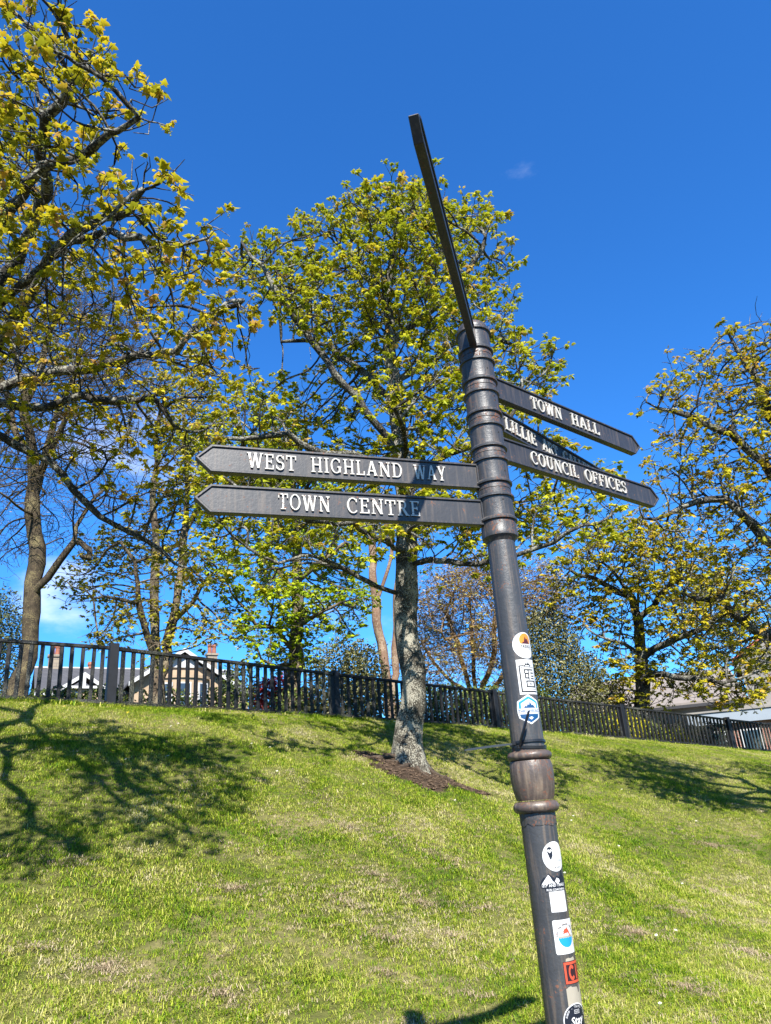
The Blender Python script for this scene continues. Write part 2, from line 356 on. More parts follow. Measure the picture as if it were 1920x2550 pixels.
GUIDES = {
 'left': ([
   [(-4.4,5.7,1.42),(-4.42,5.7,2.4),(-4.3,5.7,3.6),(-4.15,5.75,5.0),(-4.0,5.8,6.2),(-4.1,5.9,7.6),(-3.9,5.8,9.0)],
   [(-4.2,5.72,4.7),(-3.54,5.93,5.55),(-3.06,6.02,5.72),(-2.59,6.07,5.81),(-1.75,5.53,5.49),(-1.26,5.25,5.71),(-1.05,5.09,5.67)],
   [(-4.25,5.72,4.2),(-3.47,5.85,5.3),(-2.75,5.89,5.35),(-2.06,5.85,5.27),(-1.87,6.02,5.03)],
   [(-4.3,5.7,3.9),(-3.49,5.95,5.05),(-3.08,6.17,4.83),(-2.7,6.46,4.35),(-2.24,6.84,4.12),(-1.68,7.21,3.73)],
   [(-4.15,5.75,5.0),(-3.04,5.06,6.27),(-2.3,3.98,6.07),(-2.1,3.63,6.12),(-1.78,3.35,6.3)],
   [(-4.0,5.8,6.2),(-2.38,3.94,5.81),(-1.81,3.45,5.56),(-1.51,3.27,5.49),(-1.3,3.14,5.49)],
   [(-4.15,5.75,5.0),(-2.72,4.89,5.93),(-1.63,3.76,5.35),(-1.3,3.36,5.15)],
   [(-4.15,5.75,5.0),(-2.66,4.93,6.13),(-1.5,4.24,5.53),(-1.14,4.14,5.45)],
   [(-4.1,5.9,6.6),(-5.2,5.4,7.4),(-6.4,5.0,7.6)],
   [(-4.15,5.75,5.4),(-4.9,4.4,6.4),(-5.0,3.4,7.0)],
   [(-4.15,5.75,5.2),(-5.0,7.0,6.0),(-5.6,8.2,6.6)],
   [(-4.15,5.75,5.0),(-3.3,4.4,5.0),(-2.6,3.4,4.9),(-2.2,2.9,5.2)],
  ], [(-2.19,3.34,6.68,0.5),(-1.93,3.39,6.21,0.5),(-2.28,3.65,6.15,0.6),(-1.55,3.25,5.51,0.38),(-1.37,3.33,5.25,0.38),(-2.05,3.66,5.5,0.55),(-1.67,3.63,5.16,0.5),(-1.37,4.18,5.41,0.38),(-1.35,3.66,5.16,0.3),(-2.71,4.9,5.85,0.85),(-2.0,4.8,5.63,0.65),(-1.52,4.87,5.4,0.5),(-1.18,5.06,5.58,0.3),(-2.89,5.71,5.71,0.85),(-2.03,5.96,5.58,0.6),(-1.75,6.36,5.48,0.5),(-2.51,6.11,5.05,0.6),(-3.04,5.75,5.23,0.7),(-2.15,6.45,4.89,0.5),(-2.3,6.61,4.55,0.4),(-1.98,6.92,4.0,0.35),(-1.3,5.45,5.31,0.35),(-4.4,6.0,8.4,0.9),(-6.2,5.5,7.0,1.1),(-5.2,4.2,7.0,0.9),(-6.0,7.5,6.4,0.9),(-2.6,3.3,4.8,0.7),(-2.1,2.9,5.5,0.6)]),
 'centre': ([
   [(0.08,11.17,2.01),(0.13,11.2,2.76),(0.2,11.2,3.82),(0.24,11.2,4.69),(0.31,11.2,5.69),(0.36,11.19,6.98),(0.34,11.19,8.55),(0.34,11.19,9.82),(0.38,11.19,10.81),(0.58,11.19,11.74),(0.74,11.18,12.31)],
   [(0.35,11.19,6.98),(0.1,11.0,7.43),(-0.33,10.79,8.04),(-0.89,10.56,8.81),(-1.25,10.32,9.32),(-1.8,10.04,10.31),(-2.13,9.97,10.72)],
   [(0.34,11.19,7.98),(-0.25,11.6,9.11),(-0.84,11.97,9.94),(-1.8,12.17,10.25)],
   [(0.33,11.2,9.39),(0.98,10.96,9.76),(1.63,10.57,10.1),(2.11,10.29,10.78)],
   [(0.34,11.19,8.55),(1.08,11.55,9.13),(2.07,11.82,9.85),(2.97,11.83,9.16)],
   [(0.34,11.19,9.82),(-0.09,11.6,11.29),(-0.24,12.0,12.66)],
   [(0.27,11.2,5.22),(0.73,10.58,5.01),(1.29,9.92,4.69),(1.94,9.4,4.68),(2.67,8.91,4.89)],
   [(0.23,11.2,4.63),(-0.21,10.9,4.77),(-0.66,10.58,4.96),(-1.09,10.14,5.07),(-1.54,9.68,4.86),(-2.09,9.37,5.21)],
   [(0.3,11.2,5.62),(0.93,11.56,6.07),(1.75,11.87,6.42),(2.77,12.09,6.51)],
   [(0.32,11.2,6.04),(-0.4,11.79,6.56),(-1.41,12.12,6.93),(-2.59,12.23,7.48)],
   [(0.34,11.19,6.61),(1.08,10.54,6.75),(1.89,9.92,6.71),(2.45,9.49,6.18)],
   [(0.34,11.19,6.61),(-0.45,10.69,6.95),(-1.42,10.3,7.19),(-2.35,9.93,6.99)],
   [(0.33,11.2,6.25),(0.37,9.99,6.6),(0.22,9.0,6.74)],
   [(0.33,11.2,6.25),(0.6,12.59,7.63),(0.78,13.58,8.74)],
   [(0.31,11.2,5.62),(0.32,9.99,5.25),(0.5,8.79,4.95)],
   [(0.3,11.2,5.49),(0.0,9.8,5.14),(-0.41,8.69,4.99),(-1.05,8.13,4.9),(-1.58,7.94,5.1)],
  ], [(0.76,10.73,12.12,0.5),(0.84,11.76,13.13,0.45),(-0.11,10.21,11.51,0.48),(-0.13,12.61,13.84,0.43),(-0.83,11.14,12.02,0.55),(-0.86,11.49,12.35,0.5),(-2.15,11.52,11.7,0.55),(-2.06,11.05,11.29,0.5),(-2.34,10.61,10.67,0.4),(-2.3,10.43,10.52,0.36),(-1.34,10.11,10.07,0.8),(-1.54,11.67,11.38,0.72),(0.7,10.94,11.8,0.9),(0.63,9.81,10.75,0.81),(1.86,12.3,12.74,0.7),(1.57,10.35,10.98,0.63),(2.16,10.74,11.47,0.5),(2.09,10.41,11.17,0.45),(2.28,11.33,10.75,0.6),(2.26,11.19,10.64,0.54),(0.62,11.58,10.83,1.1),(0.55,10.25,9.76,0.99),(-0.49,10.51,9.9,0.9),(-0.49,10.41,9.82,0.81),(1.2,10.54,9.27,0.9),(1.13,9.92,8.81,0.81),(2.03,10.12,8.64,0.5),(2.45,12.18,10.08,0.45),(2.88,11.86,9.0,0.6),(2.48,10.23,7.99,0.54),(2.69,9.95,7.57,0.35),(2.78,10.27,7.77,0.32),(-0.25,11.88,9.47,0.8),(-0.25,12.16,9.65,0.72),(-1.07,9.89,8.98,0.5),(-1.22,11.34,10.07,0.45),(-2.01,10.09,7.62,0.55),(-2.2,11.01,8.17,0.5),(-1.78,11.37,7.94,0.7),(-1.9,12.13,8.37,0.63),(-2.75,10.54,7.35,0.5),(-2.93,11.2,7.71,0.45),(-0.93,12.27,8.44,0.75),(-0.94,12.42,8.53,0.68),(0.64,9.33,7.02,0.85),(0.76,11.06,8.03,0.77),(2.02,12.41,8.89,0.65),(1.75,10.77,7.93,0.59),(2.76,10.38,6.25,0.5),(2.64,9.94,6.06,0.45),(3.08,10.08,5.7,0.5),(2.98,9.74,5.56,0.45),(2.1,9.9,6.48,0.7),(2.13,10.03,6.54,0.63),(0.99,9.86,6.22,0.8),(1.04,10.32,6.44,0.72),(-0.4,12.79,7.64,0.8),(-0.36,11.65,7.1,0.72),(-1.79,11.79,7.13,0.7),(-1.7,11.22,6.86,0.63),(-2.61,11.1,6.59,0.6),(-2.67,11.35,6.7,0.54),(-2.22,11.82,6.05,0.4),(-2.22,11.8,6.04,0.36),(-1.14,12.07,6.2,0.5),(-0.95,10.0,5.41,0.45),(0.86,10.69,5.73,0.5),(0.77,9.58,5.3,0.45),(2.18,11.09,5.78,0.55),(2.29,11.66,5.99,0.5),(2.55,9.21,4.73,0.4),(2.6,9.4,4.79,0.36),(1.52,10.72,4.97,0.3),(1.48,10.39,4.87,0.27),(-2.66,11.33,5.97,0.5),(-2.51,10.69,5.73,0.45),(-1.81,11.37,5.3,0.4),(-1.76,11.05,5.19,0.36),(-1.33,11.34,6.16,0.5),(-1.44,12.27,6.53,0.45),(-0.74,12.6,6.68,0.5),(-0.58,9.94,5.61,0.45),(1.51,12.13,5.94,0.4),(1.32,10.66,5.42,0.36),(2.47,10.17,5.46,0.5),(2.59,10.68,5.65,0.45),(3.12,9.72,5.11,0.35),(3.26,10.16,5.27,0.32),(-0.15,10.73,5.56,0.4),(-0.13,9.42,5.07,0.36),(0.66,12.5,5.76,0.35),(0.51,9.76,4.85,0.32),(-2.18,10.94,6.35,0.5),(-2.32,11.61,6.64,0.45),(-1.16,8.22,4.87,0.45),(-0.58,8.28,5.0,0.45),(-0.16,8.7,4.92,0.42),(-1.67,8.13,5.24,0.42),(0.6,8.48,5.04,0.4),(-1.42,8.08,4.63,0.3),(-2.16,8.32,5.63,0.35)]),
 'right': ([
   [(7.5,11.6,0.12),(7.5,11.6,2.5),(7.4,11.6,4.2),(7.3,11.5,5.8),(7.4,11.5,6.8),(7.4,11.4,7.6)],
   [(7.4,11.6,3.6),(5.72,11.67,3.76),(5.12,11.29,4.29),(4.46,11.14,4.36)],
   [(7.4,11.6,4.2),(5.9,11.13,5.16),(5.27,10.78,5.75),(4.57,10.66,5.62),(3.9,10.61,5.46)],
   [(7.35,11.55,5.0),(6.06,10.82,6.33),(5.58,10.62,6.78),(4.95,10.49,7.05),(4.34,10.54,7.42)],
   [(7.3,11.5,6.0),(6.3,10.68,7.49),(6.05,10.59,8.23),(5.82,10.49,8.82)],
   [(7.4,11.6,4.8),(6.6,10.4,5.6),(6.0,9.3,6.2)],
   [(7.4,11.6,4.4),(8.6,12.4,5.4),(9.6,13.0,6.2)],
   [(7.35,11.5,5.2),(8.0,10.2,6.4),(8.3,9.2,7.0)],
  ], [(6.19,10.28,8.24,0.5),(5.79,10.51,8.12,0.5),(6.29,10.57,7.65,0.9),(5.02,10.57,7.53,0.6),(4.49,10.59,7.44,0.35),(5.14,10.62,6.81,0.7),(5.82,10.72,6.31,0.9),(4.71,10.6,6.34,0.5),(4.29,10.56,5.94,0.4),(5.05,10.67,5.52,0.7),(5.91,11.01,5.39,0.8),(5.53,11.21,4.56,0.8),(4.85,11.19,4.34,0.6),(5.67,11.7,3.77,0.7),(5.02,11.56,3.66,0.5),(4.0,10.57,5.37,0.35),(4.56,10.88,5.24,0.5),(5.23,11.02,4.91,0.6),(5.29,11.22,4.06,0.6),(5.85,11.39,4.52,0.8),(5.74,10.65,7.37,0.6),(6.42,10.61,8.05,0.6),(5.1,10.75,6.17,0.6),(9.0,12.4,6.5,1.1),(6.6,9.4,5.9,0.7),(8.6,10.2,6.6,0.9)]),
 'old': ([
   [(-7.74,15.14,3.73),(-7.75,15.13,4.52),(-7.66,15.18,5.7),(-7.7,15.16,6.66),(-7.77,15.12,7.77),(-7.88,15.06,9.02),(-8.06,14.97,10.21),(-8.26,14.86,11.23),(-8.38,14.45,12.31),(-8.24,14.3,13.33)],
   [(-7.63,15.19,6.4),(-7.3,15.02,6.68),(-7.04,14.92,7.04),(-6.78,14.93,7.43),(-6.63,15.0,7.4),(-6.43,14.98,7.22),(-6.44,14.97,7.07),(-6.56,14.81,7.06)],
   [(-6.78,14.93,7.43),(-6.81,15.03,7.85),(-6.65,15.1,8.25),(-6.33,15.24,8.77)],
   [(-7.84,15.09,8.43),(-8.02,15.67,9.82),(-8.06,16.1,11.26),(-7.85,16.64,13.27)],
   [(-7.8,15.1,8.14),(-7.72,14.47,8.07),(-7.81,13.96,8.15),(-8.13,13.55,8.35)],
   [(-7.98,15.01,9.71),(-8.94,15.62,11.3),(-9.7,15.75,12.84)],
   [(-7.92,15.38,9.26),(-7.26,14.48,9.49),(-6.72,14.08,10.33)],
   [(-8.23,14.87,11.02),(-7.99,15.01,12.43),(-7.76,15.12,13.68)],
  ], [(-8.51,14.77,13.72,1.3),(-8.4,14.59,13.57,1.3),(-8.07,15.98,14.09,1.3),(-7.02,13.89,12.46,1.3),(-6.87,15.79,13.22,1.2),(-6.68,15.34,12.9,1.2),(-9.29,15.94,12.93,1.5),(-9.02,15.47,12.59,1.5),(-6.87,14.08,10.96,1.3),(-7.05,14.44,11.2,1.3),(-6.38,15.6,11.52,1.0),(-6.67,16.3,11.97,1.0),(-7.67,14.6,10.3,1.2),(-7.71,14.68,10.34,1.2),(-7.17,16.8,10.64,1.0),(-7.21,16.89,10.69,1.0),(-8.25,14.55,9.3,1.2),(-8.98,15.83,9.98,1.2),(-6.94,14.96,8.7,0.9),(-6.63,14.28,8.38,0.9),(-6.21,15.91,8.74,0.6),(-6.36,16.29,8.91,0.6),(-8.79,15.91,8.14,0.8),(-8.9,16.1,8.22,0.8),(-7.8,16.01,8.1,0.6),(-7.79,15.98,8.08,0.6)]),
 'multi': ([
   [(-6.08,19.05,4.12),(-6.14,19.03,5.02),(-6.22,19.01,5.95),(-6.33,18.97,7.69),(-6.4,18.95,9.42),(-6.41,18.94,11.28),(-6.4,18.95,12.99)],
   [(-6.15,19.03,5.22),(-6.27,18.57,5.97),(-6.48,18.28,6.96),(-6.56,18.04,7.97),(-6.84,17.72,8.43)],
   [(-6.15,19.03,5.12),(-6.06,19.38,6.12),(-5.88,19.53,7.47),(-5.8,19.66,9.28),(-5.78,19.67,11.58),(-6.04,19.69,13.67)],
   [(-6.48,18.29,6.85),(-6.77,17.54,6.88),(-7.13,17.07,6.78),(-7.4,16.63,7.08)],
   [(-5.97,19.4,6.55),(-5.36,19.27,7.14),(-4.69,19.13,7.95)],
   [(-5.8,19.66,9.28),(-5.33,19.69,10.25),(-4.87,19.61,11.47)],
  ], [(-8.04,18.77,7.87,0.8),(-7.33,19.03,8.58,0.9),(-8.34,18.8,7.46,0.5),(-6.8,20.01,9.49,0.9),(-6.66,18.34,6.99,0.7),(-5.34,17.95,7.85,0.8),(-6.76,17.91,6.17,0.6),(-4.75,18.5,7.76,0.7),(-5.21,18.77,6.67,0.7),(-6.17,19.75,10.34,1.0),(-4.91,18.01,10.7,0.9),(-5.85,18.83,12.08,1.0),(-5.73,19.89,14.04,0.8),(-6.06,18.23,13.08,0.7),(-7.0,17.31,5.85,0.4),(-4.54,18.61,6.26,0.6),(-5.71,17.84,5.57,0.5),(-4.95,20.08,10.0,0.7)]),
 'green': ([
   [(-2.95,20.29,4.03),(-2.86,20.3,4.98),(-2.76,20.31,6.07),(-2.67,20.33,7.81),(-2.66,20.33,9.41),(-2.72,20.32,10.97),(-2.81,20.31,12.33)],
   [(-2.77,20.31,5.85),(-3.16,19.65,6.29),(-3.61,19.16,6.32)],
   [(-2.72,20.32,6.52),(-2.05,19.59,6.64),(-1.36,19.25,6.83),(-0.7,19.09,6.79)],
   [(-2.68,20.32,7.45),(-3.18,19.95,8.09),(-3.69,19.66,8.51)],
   [(-2.67,20.33,7.81),(-1.92,19.91,8.22),(-1.19,19.66,8.68)],
   [(-2.81,20.31,5.52),(-3.14,19.45,5.28),(-3.47,18.99,5.43)],
   [(-2.67,20.33,8.91),(-3.32,20.23,9.93),(-4.01,20.1,10.97)],
  ], [(-3.47,18.99,6.27,0.6),(-2.75,19.17,6.91,0.7),(-2.04,20.75,7.28,0.7),(-1.23,20.81,7.24,0.55),(-0.64,20.3,7.06,0.35),(-3.24,20.84,5.76,0.45),(-3.52,18.71,5.69,0.4),(-1.81,21.14,8.23,0.7),(-2.45,20.12,6.46,0.6),(-3.63,19.29,8.15,0.6),(-2.92,20.68,9.43,0.7),(-1.25,20.44,8.84,0.5),(-4.16,20.86,11.05,0.7),(-2.64,18.97,10.61,0.8),(-1.88,20.21,10.19,0.7),(-4.15,19.6,11.67,0.5),(-3.04,20.24,12.59,0.6),(-4.01,19.06,6.98,0.5),(-4.32,18.48,7.72,0.5),(-3.3,19.94,7.62,0.5),(-1.98,19.68,8.87,0.6),(-1.09,21.01,8.01,0.5),(-1.33,19.96,6.34,0.4),(-2.43,19.76,5.5,0.35)]),
 'twin': ([
   [(-0.28,23.0,4.13),(-0.3,23.0,4.97),(-0.42,23.0,6.46),(-0.49,22.99,7.76),(-0.51,22.99,9.11),(-0.49,22.99,10.52),(-0.27,23.0,11.98)],
   [(-0.25,23.0,4.49),(-0.06,23.0,5.44),(0.11,23.0,6.94),(0.25,23.0,8.38),(0.43,23.0,9.74),(0.63,22.99,11.16)],
   [(-0.49,22.99,7.76),(-0.16,23.0,8.54),(0.1,23.0,9.35),(0.11,23.0,10.48)],
  ], [(-0.25,23.21,11.32,0.9),(0.59,23.04,11.48,0.9),(0.08,23.74,10.32,0.6),(-0.87,23.45,10.29,0.6),(1.15,22.97,10.1,0.6)]),
 'bare': ([
   [(2.68,26.87,4.21),(2.74,26.86,5.31),(2.83,26.85,6.74),(2.89,26.85,7.92)],
   [(2.72,26.86,4.48),(2.45,26.89,5.91),(2.28,26.9,7.08),(1.96,26.93,8.32)],
   [(2.72,26.86,4.48),(3.23,26.81,5.84),(3.58,26.76,6.96),(3.9,26.72,8.42)],
   [(2.73,26.86,4.89),(1.99,26.93,5.66),(1.34,26.97,6.43),(0.97,26.98,7.2)],
   [(2.73,26.86,4.89),(3.79,26.73,5.78),(4.42,26.64,6.87)],
   [(2.85,26.85,7.63),(1.79,25.94,7.06),(1.08,24.98,7.32)],
  ], [(1.95,26.35,8.47,1.0),(3.08,27.03,8.88,1.1),(4.12,27.19,8.53,1.0),(1.46,27.47,7.57,0.9),(2.53,27.87,7.42,1.0),(3.5,26.2,6.85,1.0),(4.37,26.49,7.73,0.8),(1.03,26.83,6.29,0.8),(1.99,26.56,5.88,0.8),(3.82,26.46,5.73,0.8),(3.57,26.72,9.38,0.7),(5.12,26.6,8.76,0.9),(5.46,25.96,7.81,0.8)]),
 'mid': ([
   [(7.45,23.86,3.56),(7.62,23.81,4.52),(7.77,23.76,5.5),(7.91,23.71,6.79),(7.85,23.73,7.47),(7.56,23.83,8.2),(7.16,23.95,8.83)],
   [(7.91,23.71,6.65),(8.44,23.53,7.1),(8.96,23.34,7.68),(9.38,23.17,8.41)],
   [(7.94,23.71,6.91),(8.29,24.12,8.09),(8.64,24.1,9.2)],
   [(7.79,23.76,5.63),(6.91,22.98,5.92),(6.16,22.78,6.18)],
   [(7.69,23.79,4.88),(8.04,22.61,4.79),(8.66,21.84,4.5),(9.03,21.15,4.25)],
   [(7.78,23.76,5.5),(8.36,22.92,5.8),(9.12,22.2,5.96)],
   [(7.85,23.73,7.47),(6.55,23.09,8.06),(5.75,22.79,8.29)],
  ], [(5.88,22.78,8.28,0.8),(7.02,22.87,8.77,0.9),(7.96,22.14,8.71,1.0),(8.99,22.21,8.13,0.9),(7.72,23.6,7.98,0.7),(8.72,23.05,7.34,0.7),(9.98,23.57,7.53,0.8),(6.37,23.71,6.9,0.7),(7.1,23.47,6.26,0.7),(8.33,23.3,6.26,0.6),(9.51,23.06,6.25,0.8),(8.79,23.06,5.3,0.6),(7.48,23.45,4.97,0.55),(7.07,23.62,4.53,0.5),(9.58,22.06,5.05,0.8),(7.82,23.81,4.26,0.4),(6.91,23.66,7.79,0.7),(9.77,21.86,6.69,0.9),(10.14,21.52,5.85,0.9),(8.91,21.61,4.44,0.7),(10.06,21.83,4.51,0.8),(7.89,21.85,7.58,0.8),(5.42,22.97,7.57,0.6),(8.44,21.77,6.27,0.8),(7.26,22.74,6.85,0.6),(7.13,22.96,5.15,0.6),(7.51,23.45,4.47,0.5),(8.1,23.71,5.47,0.5),(8.66,23.13,4.58,0.6),(9.02,21.79,4.12,0.55),(10.37,23.13,4.04,0.5),(7.09,23.92,5.58,0.5),(8.09,23.01,4.37,0.4)]),
}
# ---------------------------------------------------------------- the lie of the land
# fence posts: x, y, height of the ground there; the bank falls away in front of that line
FENCE = np.array([(-13, 8.2, 3.9), (-8.55, 9.45, 3.6), (-4.13, 10.73, 3.2), (-1.22, 14.55, 3.25), (2.2, 17.65, 3.1), (5.78, 20.1, 2.82), (9.5, 22.6, 2.5), (13.35, 25.1, 2.2), (17.2, 27.6, 2.0)])
def spline(P, n=12):
    out = []
    Q = np.vstack([2 * P[0] - P[1], P, 2 * P[-1] - P[-2]])
    for i in range(1, len(Q) - 2):
        for t in np.linspace(0, 1, n, endpoint=False):
            a, b, c, d = Q[i - 1], Q[i], Q[i + 1], Q[i + 2]
            out.append(.5 * ((2 * b) + (-a + c) * t + (2 * a - 5 * b + 4 * c - d) * t * t + (-a + 3 * b - 3 * c + d) * t ** 3))
    out.append(P[-1])
    return np.array(out)
FLINE = spline(FENCE)
def fence_coords(x, y):
    best = np.full(x.shape, 1e18); S = np.zeros_like(x); Z = np.zeros_like(x); T = np.zeros_like(x)
    n = len(FLINE) - 1
    for i in range(n):
        a, b = FLINE[i], FLINE[i + 1]; d = b[:2] - a[:2]
        t = ((x - a[0]) * d[0] + (y - a[1]) * d[1]) / (d @ d)
        t = np.minimum(t, 1) if i == 0 else (np.maximum(t, 0) if i == n - 1 else np.clip(t, 0, 1))
        qx = a[0] + t * d[0]; qy = a[1] + t * d[1]; dd = np.hypot(x - qx, y - qy)
        sg = np.sign(d[0] * (y - a[1]) - d[1] * (x - a[0])); m = dd < best
        best = np.where(m, dd, best); S = np.where(m, -sg * dd, S); T = np.where(m, qx, T)
        Z = np.where(m, a[2] + np.clip(t, -3, 3) * (b[2] - a[2]), Z)
    return S, Z, T
def ground(x, y, bumps=True):
    x = np.atleast_1d(np.asarray(x, float)); y = np.atleast_1d(np.asarray(y, float))
    S, Z, T = fence_coords(x, y)
    k = .47 - .19 * np.clip((T + 1) / 12, 0, 1)
    front = Z - k * (np.sqrt(np.maximum(S, 0) ** 2 + .64) - .8)
    fl = .25 * np.log1p(np.exp(np.clip(front / .25, -40, 40)))
    back = Z - .12 * np.minimum(np.maximum(-S, 0), 3)
    z = np.where(S > 0, fl, back)
    if bumps:
        near = np.exp(-((x - 1) ** 2 + (y - 12) ** 2) / 400) * np.clip(S / 1.2, 0, 1) * np.clip((y - 3.4) / 1.2, 0, 1)
        z = z + near * (.030 * np.sin(1.9 * x + .7 * y) * np.sin(1.3 * y - .4 * x) + .016 * np.sin(4.1 * x - 2.2 * y + 1) + .012 * np.sin(5.3 * y + 2.7 * x))
    return z
def gz(x, y): return float(ground(x, y)[0])

def axis_steps(lo, hi, step, far):
    a = list(np.arange(lo, hi + 1e-6, step)); d = step
    while a[-1] < far: d *= 1.45; a.append(a[-1] + d)
    d = step
    while a[0] > -far: d *= 1.45; a.insert(0, a[0] - d)
    return np.array(a)
gx, gy = axis_steps(-11, 16, .18, 4000), axis_steps(2.5, 27, .18, 4000)
X, Y = np.meshgrid(gx, gy)
Zg = ground(X.ravel(), Y.ravel())
nx, ny = len(gx), len(gy)
idx = np.arange(nx * ny).reshape(ny, nx)
F = np.stack([idx[:-1, :-1], idx[:-1, 1:], idx[1:, 1:], idx[1:, :-1]], -1).reshape(-1, 4)

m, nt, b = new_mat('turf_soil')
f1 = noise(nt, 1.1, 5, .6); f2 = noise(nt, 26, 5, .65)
c = ramp(nt, f1, [(.32, (.055, .068, .014)), (.5, (.105, .11, .028)), (.68, (.19, .16, .075))])  # soil and thatch colours, darkened to include shade between the blades
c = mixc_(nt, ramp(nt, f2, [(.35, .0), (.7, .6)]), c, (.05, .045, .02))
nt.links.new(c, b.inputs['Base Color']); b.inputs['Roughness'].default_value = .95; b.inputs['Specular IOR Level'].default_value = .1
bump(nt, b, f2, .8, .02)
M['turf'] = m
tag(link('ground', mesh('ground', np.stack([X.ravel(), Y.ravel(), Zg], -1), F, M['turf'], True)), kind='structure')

# pavement the post stands on, draped just over the ground
px_, py_ = np.meshgrid(np.linspace(-14, 14, 57), np.linspace(-4, 3.1, 15))
pz_ = ground(px_.ravel(), py_.ravel(), False) + .006
i2 = np.arange(57 * 15).reshape(15, 57)
M['asphalt'] = m_plain('asphalt', (.055, .055, .057), .9, .25, 40, bmp=.5, bscale=220)
tag(link('pavement', mesh('pavement', np.stack([px_.ravel(), py_.ravel(), pz_], -1), np.stack([i2[:-1, :-1], i2[:-1, 1:], i2[1:, 1:], i2[1:, :-1]], -1).reshape(-1, 4), M['asphalt'])), kind='structure')

# ---------------------------------------------------------------- bare soil and roots round the central tree
TREE_XY = np.array((.08, 11.17))
M['soil'] = m_plain('bare_soil', (.040, .027, .018), .95, .5, 14, bmp=1.0, bscale=45, spec=.1)
def soil_r(a):
    return 1 + .22 * math.sin(3 * a + 1) + .13 * math.sin(5 * a + 2.2) + .08 * math.sin(11 * a)
SOIL_C = (.18, 10.85)
def in_soil(x, y):
    dx, dy = (x - SOIL_C[0]), (y - SOIL_C[1]); ca, sa = math.cos(-.22), math.sin(-.22)
    u = (dx * ca - dy * sa) / .78; v = (dx * sa + dy * ca) / .50
    a = np.arctan2(v, u)
    rr = 1 + .22 * np.sin(3 * a + 1) + .13 * np.sin(5 * a + 2.2) + .08 * np.sin(11 * a)
    return np.hypot(u, v) / rr
V = []; Fq = []
NR, NA = 20, 110
for i in range(NR + 1):
    for k in range(NA):
        a = 2 * math.pi * k / NA; q = i / NR * 1.08 * soil_r(a)
        u, v = .78 * q * math.cos(a), .50 * q * math.sin(a); ca, sa = math.cos(.22), math.sin(.22)
        x, y = SOIL_C[0] + u * ca - v * sa, SOIL_C[1] + u * sa + v * ca
        V.append((x, y, 0))
V = np.array(V)
V[:, 2] = ground(V[:, 0], V[:, 1]) + .012 + RNG.uniform(-.012, .030, len(V)) - .03 * np.repeat((np.arange(NR + 1) / NR) ** 6, NA)
for i in range(NR):
    for k in range(NA):
        Fq.append((i * NA + k, i * NA + (k + 1) % NA, (i + 1) * NA + (k + 1) % NA, (i + 1) * NA + k))
tag(link('bare_soil', mesh('bare_soil', V, np.array(Fq), M['soil'], True)), kind='structure')

# ---------------------------------------------------------------- grass: tufts of blades scattered over the bank
def blade_tuft(name, n, hmin, hmax, spread, width, lean, mat, seed):
    r = np.random.RandomState(seed); V = []; F = []; T = []
    for _ in range(n):
        a = r.uniform(0, 2 * math.pi); q = spread * math.sqrt(r.uniform()); bx, by = q * math.cos(a), q * math.sin(a)
        h = r.uniform(hmin, hmax); d = r.uniform(0, 2 * math.pi); ln = h * r.uniform(.2, 1) * lean
        w = width * r.uniform(.7, 1.3); fx, fy = math.cos(d + 1.57) * w / 2, math.sin(d + 1.57) * w / 2
        b = len(V)
        for t, ww in ((0, 1), (.55, .8)):
            x, y, z = bx + math.cos(d) * ln * t * t, by + math.sin(d) * ln * t * t, h * t * (1 - .18 * lean * t)
            V += [(x - fx * ww, y - fy * ww, z), (x + fx * ww, y + fy * ww, z)]
        V.append((bx + math.cos(d) * ln, by + math.sin(d) * ln, h * (1 - .3 * lean)))
        F += [(b, b + 1, b + 3, b + 2), (b + 2, b + 3, b + 4)]; T += [r.uniform()] * 5
    me = mesh(name, V, F, mat); a = me.attributes.new('tint', 'FLOAT', 'POINT'); a.data.foreach_set('value', np.array(T, np.float32))
    return bpy.data.objects.new(name, me)

